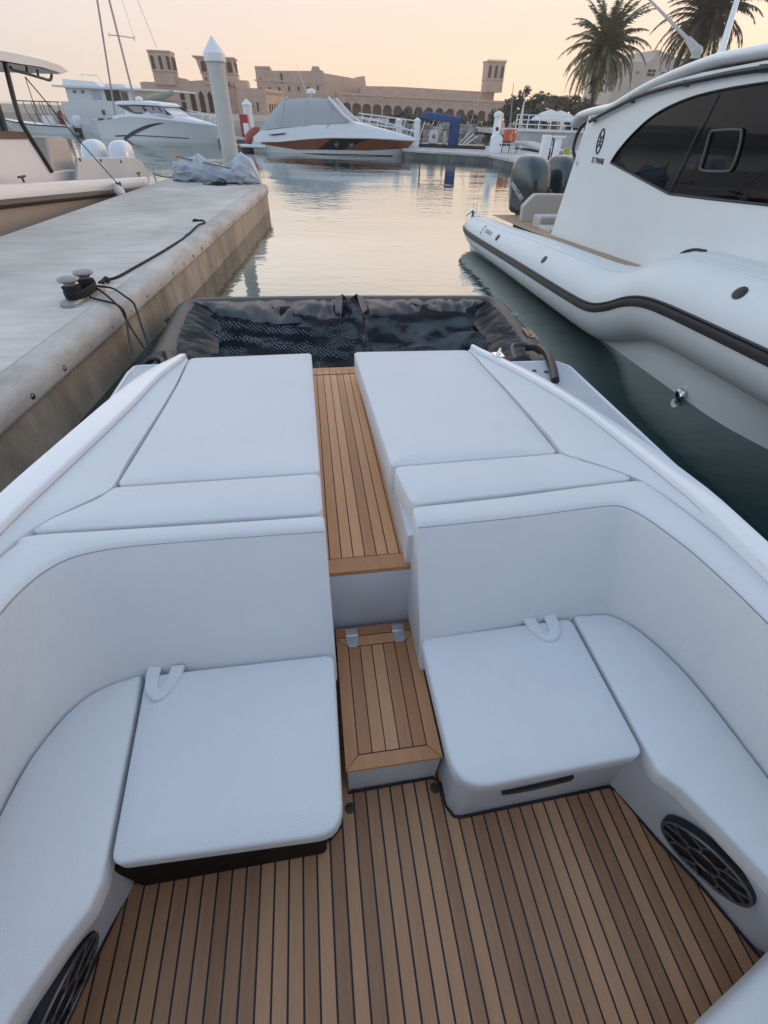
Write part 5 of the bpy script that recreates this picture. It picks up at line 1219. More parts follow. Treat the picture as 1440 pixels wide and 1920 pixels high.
def palm(label, base, top, L, nf, droop, seed, dead=0, m=FROND, up=1.38):
    g = random.Random(seed); base = Vector(base); top = Vector(top)
    T = thing('palm_tree', label, 'palm tree', base, 0, 'date palms on the right shore')
    b = MB(); n = 26; pts = [base.lerp(top, k/n) + Vector((.15*math.sin(k/n*3), 0, 0)) for k in range(n+1)]
    b.tube(pts, [(.25-.06*k/n)*(1+.10*(k % 2)) + (.14*max(0, (k/n-.82))/.18) for k in range(n+1)], 9); make('trunk', b, BARK, T, 60)
    for dd in (0, 1):
        b = MB(); N = dead if dd else nf
        for i in range(N):
            az = 2.39996*i+g.uniform(-.2, .2); el = (up-(up+.55)*(i/N)**.9) if not dd else g.uniform(-1.5, -1.0); ll = L*g.uniform(.82, 1.08)*(.75 if dd else 1)
            p = top+Vector((0, 0, .1)); d0 = Vector((math.cos(az), math.sin(az), 0)); e = el+g.uniform(-.12, .12); pts = [p.copy()]; S = 16
            for k in range(S):
                e2 = e-droop*(k/S)**1.5*(.55+.45*min(1, max(0, (1.4-e)/1.2)))
                p = p+(d0*math.cos(e2)+Vector((0, 0, math.sin(e2))))*(ll/S); pts.append(p.copy())
            side = Vector((-d0.y, d0.x, 0))
            b.tube(pts, [.035*(1-k/(S+1)) + .006 for k in range(S+1)], 4, cap=False)
            for k in range(2, S+1):
                for h in (0, .33, .66):
                    if k == S and h: continue
                    q = pts[k].lerp(pts[min(k+1, S)], h); tg = (pts[min(k+1, S)]-pts[k-1]).normalized(); s_ = (k+h)/S
                    wl_ = L*.17*(math.sin(math.pi*min(1, .22+.75*s_)))**.7
                    nrm = tg.cross(side).normalized()
                    for sg in (-1, 1):
                        dv_ = (side*sg*.72+tg*.62+nrm*g.uniform(-.35, .25)+Vector((0, 0, -.30))).normalized()
                        tip = q+dv_*wl_*g.uniform(.85, 1.1); wd = tg*.065+nrm*.016
                        b.add([q-wd, q+wd, tip], [(0, 1, 2)])
        if N: make('dry_fronds' if dd else 'crown', b, DRY if dd else m, T, 0, fix=False)
    return T
Yp = 60
p0 = on_y(1111, 193, Yp); p1 = on_y(1133, 96, Yp)
palm('single feathery date palm standing against the sky left of the white house', (p0.x, Yp, p0.z-1.6), p1, 4.6, 84, 1.5, 4, 26)
p0 = on_y(1310, 150, 56); p1 = on_y(1326, 40, 56)
palm('dark shaggy date palm with hanging dry fronds behind the cabin boat roof at top right', (p0.x, 56, p0.z-3.5), p1, 4.8, 84, 1.6, 9, 60, mat('dark_palm_frond', (.095, .08, .045), .55, rnd=.4))

# ================================================================== things along the right quay
def solo_box(name, c, size, m, label, cat, bev=.02, group=None):
    b = MB(); b.obox(c, size, Matrix.Identity(3)); return solo(name, b, m, label, cat, group, bev=bev)
YQ = 34.0
p = on_y(930, 284, YQ); q = on_y(930.5, 207, YQ)
PL_ = thing('capped_post', 'square white mooring post with a pointed cap and small panel, on the quay corner', 'post', (p.x, YQ+.5, .17))
b = MB(); z1 = on_y(931, 219, YQ).z; b.lathe([(.25, .1), (.23, z1)], (p.x, YQ+.5, 0), 4); make('shaft', b, WHITE, PL_)
b = MB(); b.lathe([(.30, z1), (.31, z1+.16), (.02, q.z)], (p.x, YQ+.5, 0), 8); make('cap', b, CAPW, PL_, 0)
b = MB(); b.lathe([(.10, 0), (.10, .03), (0, .03)], (p.x-.05, YQ+.28, z1-.55), 14, (0, -1, 0)); make('gauge', b, BLACK, PL_)
p = on_y(930, 285, YQ); q = on_y(942, 253, YQ); r_ = on_y(918, 285, YQ)
K = thing('service_pedestal', 'white electrical service cabinet at the foot of the pointed-cap post', 'cabinet', ((r_.x+q.x)/2, YQ, .17))
b = MB(); w0, w1 = r_.x, q.x; b.prism([(w0, YQ-.2, .17), (w1, YQ-.2, .17), (w1, YQ-.2, q.z-.15), (w1-.12, YQ-.2, q.z), (w0+.12, YQ-.2, q.z), (w0, YQ-.2, q.z-.1)], (0, .4, 0)); make('body', b, WHITE, K, bev=.02)
b = MB(); b.lathe([(.05, 0), (.05, .02), (0, .02)], (w0+.55, YQ-.205, q.z-.45), 12, (0, -1, 0)); make('lock', b, BLACK, K)
def cabinet(label, x0, y0, x1, y1, Y, mred, kind):
    p, q = on_y(x0, y0, Y), on_y(x1, y1, Y)
    T = thing('fire_hose_cabinet', label, 'fire cabinet', ((p.x+q.x)/2, Y, .17))
    b = MB(); b.box(p.x, q.x, Y, Y+.5, q.z, p.z); bd = make('body', b, mred, T, bev=.05)
    if kind: 
        b = MB(); cx = (p.x+q.x)/2; cz = (p.z+q.z)/2; b.tube(crom([(cx-.07, Y-.01, cz+.2), (cx+.06, Y-.01, cz+.12), (cx-.06, Y-.01, cz-.02), (cx+.08, Y-.01, cz-.08), (cx+.02, Y-.01, cz-.26)], 5), [.03+.0*k for k in range(21)], 6); b.tube(crom([(cx-.1, Y-.01, cz-.0), (cx-.05, Y-.01, cz-.16), (cx+.03, Y-.01, cz-.26)], 5), .035, 6); make('flame_emblem', b, mat('yellow_emblem', (.75, .42, .16), .5), T)
        b = MB(); b.lathe([(.06, 0), (.06, .02), (0, .02)], (q.x-.1, Y-.01, p.z-.12), 10, (0, -1, 0)); make('dial', b, WHITE, T)
        b = MB(); b.box(p.x-.15, q.x+.55, Y, Y+.4, q.z-.12, q.z-.06); make('bench_top', b, CQ, T)
        for k in range(6):
            b = MB(); x = p.x-.1+k*(q.x-p.x+.55)/5; b.box(x-.02, x+.02, Y+.1, Y+.14, .16, q.z-.1); make('leg', b, WHITE if k % 2 else BLACK, T)
    else:
        b = MB(); b.box(p.x+.22, p.x+.62, Y-.015, Y+.01, p.z-1.15, p.z-.50); make('notice', b, WHITE, T)
        b = MB(); b.box(p.x+.72, p.x+.80, Y-.03, Y, p.z-.5, p.z-.2); make('latch', b, WHITE, T)
        b = MB(); b.box(p.x+.05, q.x-.05, Y+.05, Y+.45, .16, q.z); make('plinth', b, BLACK, T)
    return T
cabinet('small orange-red fire point cabinet with a yellow flame emblem, right of the white pedestal', 951, 242, 966, 266, 34.6, mat('orange_red_paint', (.55, .09, .035), .35), 1)
cabinet('tall dark red fire cabinet with a white notice, standing between tall piling and orange-striped cruiser', 447.5, 214, 469, 256, 46.0, mat('dark_red_paint', (.36, .028, .035), .35), 0)
p = on_y(472, 250, 46.5)
b0 = on_y(466, 186, 46.8); b1 = on_y(468, 197, 46.8)
def mpost(label, x, ytop, ycap, xb, yb, Y, r, grp=None):
    t_, c_, f_ = on_y(x, ytop, Y), on_y(x, ycap, Y), on_y(xb, yb, Y)
    T = thing('mooring_pile', label, 'piling', (f_.x, Y, min(f_.z, -.25)), 0, grp)
    b = MB(); b.lathe([(r, -.8), (r, c_.z)], (f_.x, Y, 0), 16); make('shaft', b, CAPW, T, 50)
    b = MB(); b.lathe([(r*1.15, c_.z-.03), (r*1.18, c_.z+.05), (.02, t_.z)], (f_.x, Y, 0), 16); make('cap', b, CAPW, T, 30)
mpost('far white pile with a pointed cap standing behind the dark red fire cabinet', 466, 185, 197, 470, 250, 46.8, .33)
mpost('thin white gangway pile, left one of the pair near the cruiser bow', 747, 221, 227, 747, 258, 40, .20, 'gangway piles')
mpost('thin white gangway pile, right one of the pair near the cruiser bow', 780.5, 220, 227, 780.5, 264, 38.5, .20, 'gangway piles')
# gangway with rails between them
b = MB(); g0, g1 = on_y(672, 244, 44.0), on_y(782, 262, 38.9)
G = thing('gangway', 'white railed gangway running behind the bow of the orange-striped cruiser', 'gangway', (g1.x, g1.y, .17))
b.bar(g0, g1, 1.0, .08); make('walkway', b, WHITE, G, 0)
for dz in (.45, .95):
    b = MB(); b.tube([g0+Vector((0, -.5, dz)), g1+Vector((0, -.5, dz))], .035, 6); make('rail', b, WHITE, G)
for k in range(8):
    s = k/7; b = MB(); q = g0.lerp(g1, s)+Vector((0, -.5, 0)); b.tube([q, q+Vector((.35, 0, .95))], .03, 6); make('brace', b, WHITE, G)
# white pillars, hose, retaining wall, railing, ramp, parasols, pergola
for (x0, y0, x1, y1, Y, rr_, lab) in ((1022, 253, 1016, 304, 29.0, .20, 'stout white square pillar with a hanging dark hose on the quay'), (1045, 258, 1038, 306, 28.0, .13, 'slim white lamp pillar with a flat cap on the quay')):
    t_, f_ = on_y(x0, y0, Y), on_y(x1, y1, Y); T = thing('quay_pillar', lab, 'pillar', (f_.x, Y, .17))
    b = MB(); b.box(f_.x-rr_, f_.x+rr_, Y-rr_, Y+rr_, .165, t_.z); make('shaft', b, WHITE, T, bev=.02)
    if rr_ > .15:
        b = MB(); b.tube(crom([(f_.x+rr_, Y-.1, t_.z-.1), (f_.x+rr_+.18, Y-.12, t_.z-.25), (f_.x+rr_+.2, Y-.12, t_.z-.9), (f_.x+rr_+.08, Y-.12, t_.z-1.2), (f_.x+rr_+.05, Y-.12, t_.z-.5), (f_.x+rr_+.15, Y-.12, t_.z-1.5)], 6), .035, 6); make('hose', b, BLACK, T)
    else:
        b = MB(); b.box(f_.x-.26, f_.x+.26, Y-.2, Y+.2, t_.z, t_.z+.07); make('cap', b, WHITE, T)
b = MB()
for k in range(4):
    a_, c_ = on_y(1058+3*k, 281, 26.5), on_y(1056+3*k, 312, 26.5); b.tube(crom([a_, a_.lerp(c_, .5)+Vector((.1*math.sin(k*2), 0, 0)), c_], 5), .045, 6)
b.tube(crom([on_y(1058, 281, 26.5), on_y(1063, 278, 26.5), on_y(1068, 281, 26.5)], 5), .05, 6)
solo('coiled_hose', b, mat('yellow_green_hose', (.42, .42, .07), .5), 'yellow-green hose hanging in loops near the cabin boat roof tip', 'hose')
YR = 46.0
f0, f1 = on_y(968, 246, YR), on_y(1180, 268, YR)
W_ = thing('retaining_wall', 'pale concrete retaining wall below the railing on the right shore', 'wall', (f0.x+4, YR, -.4))
b = MB(); b.box(f0.x, f1.x+8, YR, YR+.8, -.6, f0.z); make('wall', b, CQ, W_, 0)
b = MB(); b.box(f0.x, f1.x+8, YR-.08, YR+.9, f0.z+.002, f0.z+.14); make('coping', b, WHITE, W_, 0)
b = MB(); b.box(f0.x-.2, f1.x+8, YR+.8, YR+14, f0.z-.3, f0.z+.02); make('terrace', b, CQ, W_, 0)
RA = thing('railing', 'white metal railing with three bars along the top of the retaining wall', 'railing', (f0.x, YR+.3, f0.z))
zt_ = f0.z+.14
for dz in (.3, .58, .88):
    b = MB(); b.tube([(f0.x, YR+.3, zt_+dz), (f1.x+8, YR+.3, zt_+dz)], .035, 6); make('bar', b, WHITE, RA)
for k in range(14):
    b = MB(); x = f0.x+k*1.0; b.box(x-.035, x+.035, YR+.27, YR+.33, zt_-.02, zt_+.9); make('baluster', b, WHITE, RA)
b = MB(); a_, c_ = on_y(978, 266, 40), on_y(1052, 286, 34); b.bar(a_+Vector((0, 0, .0)), c_, 1.6, .12); 
RMP = thing('boarding_ramp', 'pale sloping boarding ramp with dark shadowed underside behind the white pillars', 'ramp', (a_.x, a_.y, .17)); make('deck', b, CQ, RMP, 0)
b = MB(); b.bar(a_+Vector((.3, .3, -.55)), c_+Vector((-.2, .3, -.35)), 1.2, .5); make('float', b, BLACK, RMP, 0)  # black block standing in for the shade under the ramp
PAR = mat('white_canvas', (.70, .66, .62), .8)
for x, y, w_, lab in ((1034, 205, 1.15, 'open white parasol, left one of the pair on the terrace'), (1052, 207, 1.25, 'open white parasol, right one of the pair on the terrace')):
    Y = 50; t_ = on_y(x, y, Y); T = thing('parasol', lab, 'parasol', (t_.x, Y, f0.z), 0, 'open parasols on the terrace')
    b = MB(); b.lathe([(1.5*w_, t_.z-.75), (1.45*w_, t_.z-.62), (.75*w_, t_.z-.22), (.03, t_.z)], (t_.x, Y, 0), 8); make('canopy', b, PAR, T, 0)
    b = MB(); b.tube([(t_.x, Y, f0.z), (t_.x, Y, t_.z)], .04, 8); make('pole', b, WHITE, T)
t_, f_ = on_y(985.5, 190, 44), on_y(977, 254, 44)
T = thing('closed_parasol', 'tall closed white parasol standing on the terrace left of the open pair', 'parasol', (f_.x, 44.6, .5))
b = MB(); b.lathe([(.03, f_.z), (.03, f_.z+.6), (.15, f_.z+.65), (.10, f_.z+1.2), (.04, t_.z), (.02, t_.z+.05)], (f_.x, 44.6, 0), 10); make('canopy', b, PAR, T)
YG = 62; a_, c_ = on_y(1040, 193, YG), on_y(1160, 197, YG)
T = thing('pergola', 'low pergola with a red-brown roof under the single palm', 'pergola', (a_.x, YG, .9))
b = MB(); b.box(a_.x, c_.x+6, YG, YG+5, a_.z-.35, a_.z); make('roof', b, mat('red_brown_tiles', (.13, .055, .04), .85, var=.3, vs=3), T)
for k in range(5):
    b = MB(); x = a_.x+.3+k*2.2; b.box(x-.12, x+.12, YG+.2, YG+.44, .9, a_.z-.34); make('post', b, BARK, T)
p0, p1 = on_y(963, 155, 52), on_y(956, 240, 52)
b = MB(); b.tube([p1, p0], [.05, .025], 6); solo('thin_mast', b, mat('grey_mast', (.35, .32, .30), .5), 'thin grey mast standing right of the arcaded building', 'mast')
# ================================================================== boats across the basin (local frame: x to the bow, y to port)
class Hull:
    def __init__(s, L, B, sheer, Lw, zw=-.5, fw=.84, x0=0, flare=.5, blunt=.42):
        s.L, s.B, s.sh, s.Lw, s.zw, s.fw, s.x0, s.fl, s.bl = L, B, sheer, Lw, zw, fw, x0, flare, blunt
    def side(s, t, f, sg=-1):    # t along 0..1, f 0 sheer .. 1 keel line
        k = max(0, (t-s.bl)/(1-s.bl)); hb = s.B/2*(1-k**2.4)*(.90+.10*min(1, t*5)); hw = hb*s.fw*(1-.30*k)
        us = s.x0+t*(s.L-s.x0); uw = s.x0+t*(s.Lw-s.x0); z0 = lerp1(s.sh, us); f2 = f**.8
        return Vector((us+(uw-us)*f, sg*(hb+(hw-hb)*f2), z0+(s.zw-z0)*f))
    def mesh(s, n=36):
        b = MB(); rows = []
        for i in range(n+1):
            t = i/n
            rows.append([s.side(t, k/8, -1) for k in range(9)][::-1]+[s.side(t, 0, -1)*.5+s.side(t, 0, 1)*.5+Vector((0, 0, .03))]+[s.side(t, k/8, 1) for k in range(9)])
        b.loft(rows, False, False); b.f.append(list(range(len(rows[0])))); return b
    def strip(s, f0, f1, t0, t1, off=.012, n=24, sides=(-1, 1)):
        out = []
        for sg in sides:
            b = MB(); rows = []
            for i in range(n+1):
                t = t0+(t1-t0)*i/n; a = f0(t) if callable(f0) else f0; c = f1(t) if callable(f1) else f1
                rows.append([s.side(t, a+(c-a)*k/3, sg)+Vector((0, sg*off, 0)) for k in range(4)])
            b.loft(rows, False, False); out.append(b)
        return out
def sect(b, tab, n=1):           # lofted superstructure: (x, halfwidth bottom, z bottom, halfwidth top, z top)
    rows = []
    for x, hb, zb_, ht, zt in tab:
        rows.append([(x, -hb, zb_), (x, -hb*.5-ht*.5-.02, zb_+(zt-zb_)*.55), (x, -ht, zt-.06*(zt-zb_)), (x, -ht*.9, zt), (x, 0, zt+.03), (x, ht*.9, zt), (x, ht, zt-.06*(zt-zb_)), (x, hb*.5+ht*.5+.02, zb_+(zt-zb_)*.55), (x, hb, zb_)])
    b.loft(rows, True, True); return b
def boat(name, label, A, B, beam, cat='boat'):
    A = Vector(A); B = Vector(B); h = (B-A).normalized(); n = Vector((-h.y, h.x)); c = A+n*beam/2
    return thing(name, label, cat, (c.x, c.y, 0), math.atan2(h.y, h.x), None, local=True)
# ---- orange-striped cruiser under grey covers
OB = boat('sport_cruiser', 'white sports cruiser with a rust-orange hull stripe and grey canvas cover', (-3.55, 38.2), (6.75, 35.2), 3.3)
H = Hull(11.1, 3.3, [(0, .22), (2.2, .30), (4.4, .52), (5.7, .61), (8.3, .65), (11.1, .56)], 9.9, zw=-.55, x0=.4)
GELF = mat('far_white_hull', (.66, .67, .68), .3, coat=.2)
make('hull', H.mesh(), GELF, OB, 50)
ORG = mat('rust_orange_stripe', (.21, .070, .036), .35, var=.08); NAV = mat('dark_porthole_panel', (.012, .014, .018), .2)
for q in H.strip(lambda t: .03, lambda t: .03+.50*min(1, t*3.2+.02)*(1-.35*max(0, t-.75)/.25), .06, .985): make('side_stripe', q, ORG, OB)
for q in H.strip(lambda t: .06+.46*(max(0, .50-t)/.07)**.8, lambda t: .53-.46*(max(0, t-.60)/.12)**.9, .43, .72, .022): make('window_panel', q, NAV, OB)
for q in H.strip(.70, .735, 0, .93, .01): make('waterline_stripe', q, BLACK, OB)
for x in (.545, .635):
    for sg in (-1, 1):
        p = H.side(x, .28, sg); b = MB(); b.tube([p+Vector((.11*math.cos(a), sg*.035, .14*math.sin(a))) for a in [k*math.pi/8 for k in range(16)]], .03, 6, closed=True); b.lathe([(.10, 0), (0, .005)], p+Vector((0, sg*.03, 0)), 12, (0, sg, 0)); make('porthole', b, mat('steel_porthole', (.11, .115, .12), .4), OB)
b = MB(); sect(b, [(.5, 1.45, .22, 1.3, .5), (1.0, 1.5, .22, 1.35, .82), (2.2, 1.55, .28, 1.4, .95), (4.3, 1.58, .48, 1.4, 1.15), (5.8, 1.52, .58, 1.25, 1.36), (6.8, 1.42, .62, 1.1, 1.40), (8.2, 1.18, .64, .8, 1.18), (9.5, .82, .62, .5, .96), (10.6, .36, .58, .2, .76), (11.02, .06, .57, .03, .64)]); make('deck_moulding', b, GELF, OB, 40)
CNV = mat('grey_canvas', (.40, .41, .425), .85, var=.05, vs=2)
b = MB(); sect(b, [(1.0, 1.25, .80, 1.15, .86), (1.6, 1.36, .88, 1.12, 1.55), (2.55, 1.38, .98, 1.02, 2.26), (3.2, 1.38, 1.02, 1.0, 2.36), (4.6, 1.36, 1.12, 1.0, 2.42), (5.6, 1.32, 1.25, .98, 2.36), (6.1, 1.28, 1.32, .95, 2.02), (6.8, 1.15, 1.36, .9, 1.46)]); cv = make('canvas_cover', b, CNV, OB, 40)
for x in (2.6, 4.1, 5.65):
    b = MB(); b.tube([(x-.2, -1.40, 1.02), (x, -1.22, 1.7), (x+.05, -1.03, 2.3), (x+.05, 0, 2.46), (x+.05, 1.03, 2.3), (x, 1.22, 1.7), (x-.2, 1.40, 1.02)], .028, 5); make('canvas_seam', b, mat('pale_seam', (.5, .51, .52), .8), cv)
for sg in (-1, 1):
    b = MB(); b.tube(crom([(5.55, sg*1.02, 2.46), (6.0, sg*1.12, 2.1), (6.5, sg*1.2, 1.7), (7.1, sg*1.14, 1.36)], 6), .07, 8); make('windscreen_strut', b, WHITE, OB)
    b = MB(); b.prism([(1.55, sg*1.53, .62), (2.85, sg*1.55, .76), (2.6, sg*1.55, .66), (1.9, sg*1.54, .585)], (0, sg*.02, 0)); make('side_vent', b, NAV, OB)
    b = MB(); b.tube(crom([(6.9, sg*1.05, 1.66), (8.2, sg*.85, 1.50), (9.6, sg*.55, 1.28), (10.8, sg*.18, 1.02), (11.05, 0, .95)], 6), .016, 5)
    for u_, v_, z0, z1 in ((7.6, .98, 1.28, 1.58), (8.6, .78, 1.12, 1.45), (9.6, .55, .94, 1.28), (10.4, .3, .80, 1.12)): b.tube([(u_, sg*v_, z0), (u_, sg*v_, z1)], .013, 5)
    make('bow_rail', b, CHROME, OB)
b = MB(); b.box(-.35, 1.35, -1.68, 1.68, -.06, .10); make('swim_platform', b, GELF, OB, bev=.04)
b = MB(); b.tube([(4.2, 0, 2.42), (4.2, 0, 2.66)], .03, 6); b.lathe([(.26, 2.64), (.28, 2.70), (.26, 2.82), (.1, 2.86)], (4.2, 0, 0), 16); make('radar_dome', b, WHITE, OB)
b = MB(); b.tube([(3.9, .2, 2.45), (3.3, .2, 4.0)], .012, 5); make('aerial', b, WHITE, OB)
# red covered outboard beside its stern
p = on_y(470, 262, 38.6); T = thing('red_outboard', 'red covered outboard engine on a dark dinghy behind the cruiser stern', 'outboard engine', (p.x, 39.2, WATER), .4, None, local=True)
b = MB(); rings = []
for z, w_, l_, s_ in ((.35, .3, .5, -.15), (.5, .5, .75, -.1), (.8, .55, .85, .1), (1.05, .45, .7, .3), (1.2, .2, .35, .45)):
    rings.append([Vector((q.x+s_, q.y, z)) for q in fillet([(-l_/2, -w_/2), (l_/2, -w_/2), (l_/2, w_/2), (-l_/2, w_/2)], .15, 3)])
b.loft(rings, True, True); make('cover', b, mat('faded_red_canvas', (.34, .075, .06), .7), T, 50)
b = MB(); b.box(-.9, .9, -.5, .9, -.3, .3); b.box(-.3, .1, -.2, .2, .0, .5); make('dinghy', b, BLACK, T, bev=.08)
# ---- white cabin boat with dark swoosh
WB = boat('cabin_fishing_boat', 'white cabin fishing boat with a dark swoosh stripe and black-framed windows', (-14.8, 48.6), (-6.5, 44.0), 3.2)
H = Hull(9.5, 3.2, [(-1.5, .78), (.6, .98), (2.2, 1.16), (4, 1.12), (6.2, 1.02), (9.5, .80)], 8.5, zw=-.6, x0=-1.5)
make('hull', H.mesh(), GELF, WB, 50)
SW = mat('dark_swoosh', (.020, .026, .035), .3)
for q in H.strip(lambda t: .12+.50*max(0, (.62-t)/.34)**1.5, lambda t: .14+.62*max(0, (.62-t)/.34)**1.15, .24, .62, .015): make('swoosh', q, SW, WB)
for q in H.strip(lambda t: .62-.06*(t-.2), lambda t: .655-.06*(t-.2)+.10*max(0, (.40-t)), .16, .80, .015): make('swoosh', q, SW, WB)
b = MB(); sect(b, [(.3, 1.3, .9, 1.22, 1.15), (2.2, 1.35, 1.1, 1.2, 1.40), (4.5, 1.3, 1.08, 1.1, 1.36), (6.3, 1.05, 1.0, .85, 1.24), (8, .6, .9, .4, 1.0), (9, .2, .8, .1, .86)]); make('deck_moulding', b, GELF, WB, 40)
b = MB(); sect(b, [(1.6, 1.22, 1.3, 1.06, 1.80), (4.9, 1.2, 1.28, 1.05, 1.80), (5.9, 1.05, 1.22, .95, 1.34)]); cb = make('cabin', b, GELF, WB, 40)
b = MB(); sect(b, [(.75, 1.15, 1.82, 1.1, 1.92), (1.1, 1.2, 1.82, 1.12, 2.02), (3.2, 1.2, 1.84, 1.1, 2.06), (4.8, 1.15, 1.82, 1.05, 1.98), (5.15, 1.05, 1.78, 1.0, 1.86)]); make('roof', b, GELF, WB, 40)
def wquad(name, P, parent, m=GLASS, d=.02):
    for sg in (-1, 1):
        b = MB(); b.prism([(x, sg*y, z) for x, y, z in P], (0, sg*d, 0)); make(name, b, m, parent, 0)
wquad('window_band', [(.9, 1.17, 1.80), (5.15, 1.13, 1.80), (5.9, 1.06, 1.33), (2.6, 1.22, 1.33), (2.0, 1.21, 1.45)], cb, BLACK)
GLZ = mat('pale_reflecting_glass', (.18, .20, .20), .1, coat=.4)
for x0, x1 in ((2.1, 3.3), (3.65, 4.25), (4.4, 4.85), (4.98, 5.3)):
    wquad('pane', [(x0, 1.198, 1.74), (x1, 1.19, 1.74), (x1+.35, 1.22, 1.40), (x0+.35+(.1 if x0 < 3 else 0), 1.235, 1.40)], cb, GLZ, .012)
for sg in (-1, 1):
    b = MB(); b.tube(crom([(5.6, sg*1.1, 1.62), (7, sg*.8, 1.52), (8.6, sg*.4, 1.36), (9.6, 0, 1.24)], 5), .02, 5)
    for u_, v_ in ((6.2, .98), (7.2, .75), (8.2, .5), (9.1, .25)): b.tube([(u_, sg*v_, .95), (u_, sg*v_, 1.5-.06*(u_-6))], .015, 5)
    make('bow_rail', b, CHROME, WB)
b = MB(); b.tube([(9.3, 0, .78), (9.9, 0, .72), (9.95, 0, .45)], .06, 6); make('anchor_roller', b, BLACK, WB)
b = MB(); b.lathe([(.22, 2.05), (.26, 2.12), (.24, 2.25), (.08, 2.32)], (2.2, 0, 0), 14); make('radar_dome', b, WHITE, WB)
for y in (-.45, .45): outboard(WB, (-1.85, y, .25), .8, BLACK, BLACK, -math.pi/2)
# ---- big white houseboat behind
HBt = boat('houseboat', 'big boxy white houseboat with flat overhanging roof behind the cabin fishing boat', (-22, 60), (-12, 58), 5)
b = MB(); b.prism([(-.6, -2.5, -.6), (9.5, -2.5, -.6), (10.2, -2.5, .35), (-.9, -2.5, .35)], (0, 5, 0)); make('hull', b, GELF, HBt, 30)
b = MB(); b.prism([(.15, -2.35, .3), (7.9, -2.35, .3), (7.4, -2.35, 1.9), (-.0, -2.35, 1.9)], (0, 4.7, 0)); make('lower_deckhouse', b, GELF, HBt, 30)
b = MB(); b.prism([(.75, -2.3, 1.9), (7.2, -2.3, 1.9), (7.2, -2.3, 2.86), (.85, -2.3, 2.86)], (0, 4.6, 0)); make('upper_deckhouse', b, GELF, HBt, 30)
b = MB(); b.prism([(-.1, -2.7, 2.86), (11.2, -2.7, 2.80), (11.2, -2.7, 2.92), (-.1, -2.7, 3.0)], (0, 5.4, 0)); make('roof', b, GELF, HBt, 30)
b = MB(); b.prism([(.5, -2.0, 2.98), (4.1, -2.0, 2.98), (3.6, -2.0, 3.32), (.7, -2.0, 3.42)], (0, 4, 0)); b.prism([(4.3, -1.6, 2.98), (6.3, -1.6, 2.98), (6.1, -1.6, 3.22), (4.4, -1.6, 3.22)], (0, 3.2, 0)); make('roof_locker', b, WHITE, HBt, 0)
b = MB(); b.tube([(2.5, -1.8, 3.3), (2.5, -1.8, 3.78), (4.0, -1.8, 3.70), (4.4, -1.8, 3.1)], .035, 6); make('roof_rail', b, WHITE, HBt)
for x0, x1, z0, z1, m_ in ((4.5, 5.9, 2.05, 2.78, mat('dark_red_brown_glass', (.035, .015, .013), .2)), (6.0, 6.6, 2.05, 2.7, GLASS), (3.2, 4.05, 2.1, 2.75, mat('pale_window', (.42, .46, .50), .2)), (3.7, 4.0, 1.05, 1.40, GLASS), (1.5, 1.75, 2.5, 2.68, GLASS), (2.3, 2.55, 2.5, 2.68, GLASS)):
    y_ = -2.36 if z0 < 1.9 else -2.31
    b = MB(); b.box(x0, x1, y_-.03, y_+.05, z0, z1); make('window', b, m_, HBt, 0)
# ---- small boat with a T-top at far left
SB = boat('t_top_boat', 'small white open boat with thin posts, T-top and white outboard at the far left', (-26.5, 56), (-16, 54), 2.2)
SB.rotation_euler = (0, 0, SB.rotation_euler[2]+math.pi); SB.location = Vector((-16.0-4.0, 55.8, 0))
H = Hull(6.4, 2.2, [(0, .26), (3, .34), (5, .5), (6.4, .66)], 5.4, zw=-.5)
make('hull', H.mesh(20), GELF, SB, 50)
for q in H.strip(.0, .10, 0, .97, .012): make('rub_stripe', q, BLACK, SB)
b = MB(); b.box(1.0, 4.1, -.85, .85, 1.80, 1.87); make('t_top', b, BLACK, SB, bev=.02)
for x in (1.2, 1.9, 2.6, 3.3):
    for sg in (-1, 1):
        b = MB(); b.tube(crom([(x, sg*.75, 1.82), (x-.05, sg*.78, 1.1), (x-.45, sg*.85, .35)], 5), .03, 6); make('post', b, BLACK, SB)
b = MB(); b.box(1.6, 2.4, -.4, .4, .2, .95); make('console', b, WHITE, SB, bev=.06)
b = MB(); b.prism([(.95, -.5, .35), (1.35, -.5, .35), (1.3, -.5, 1.1), (1.05, -.5, 1.3)], (0, .25, 0)); make('red_jacket', b, mat('dull_red_cloth', (.25, .05, .05), .8), SB)
outboard(SB, (-.45, 0, .15), .95, WCOWL, BLACK, math.pi/2)
# ---- sailing yacht: hull behind the others, two masts, boom under a sail cover
SY = thing('sailing_yacht', 'two-masted sailing yacht with a covered boom behind the white fishing boat', 'sailing boat', (-13, 55.5, 0), -.05, None, local=True)
H = Hull(7.5, 2.8, [(-5, .75), (0, .70), (4, .8), (7.5, 1.0)], 6.3, zw=-.6, x0=-5)
make('hull', H.mesh(20), GELF, SY, 50)
b = MB(); sect(b, [(-2, 1.0, .7, .9, .9), (1, 1.0, .7, .85, 1.1), (4, .7, .8, .5, 1.0)]); make('coachroof', b, WHITE, SY, 40)
def sl(x, y, d=0):               # point of the yacht's centre plane in its own frame
    p = on_y(x, y, 55.5); p = Vector((p.x+13, 0, p.z)); return Vector((p.x/math.cos(.05), d, p.z))
ALU = mat('grey_spar', (.34, .30, .29), .4, metal=.3)
b = MB(); b.tube([Vector((sl(213, 222).x, .3, .7)), sl(177, -12, .3)], .075, 8); make('mast', b, ALU, SY)
b = MB(); b.tube([Vector((sl(256, 195).x, -.3, .8)), sl(253, 184, -.3), sl(203, -15, -.3)], .085, 8); mm = make('mast', b, ALU, SY)
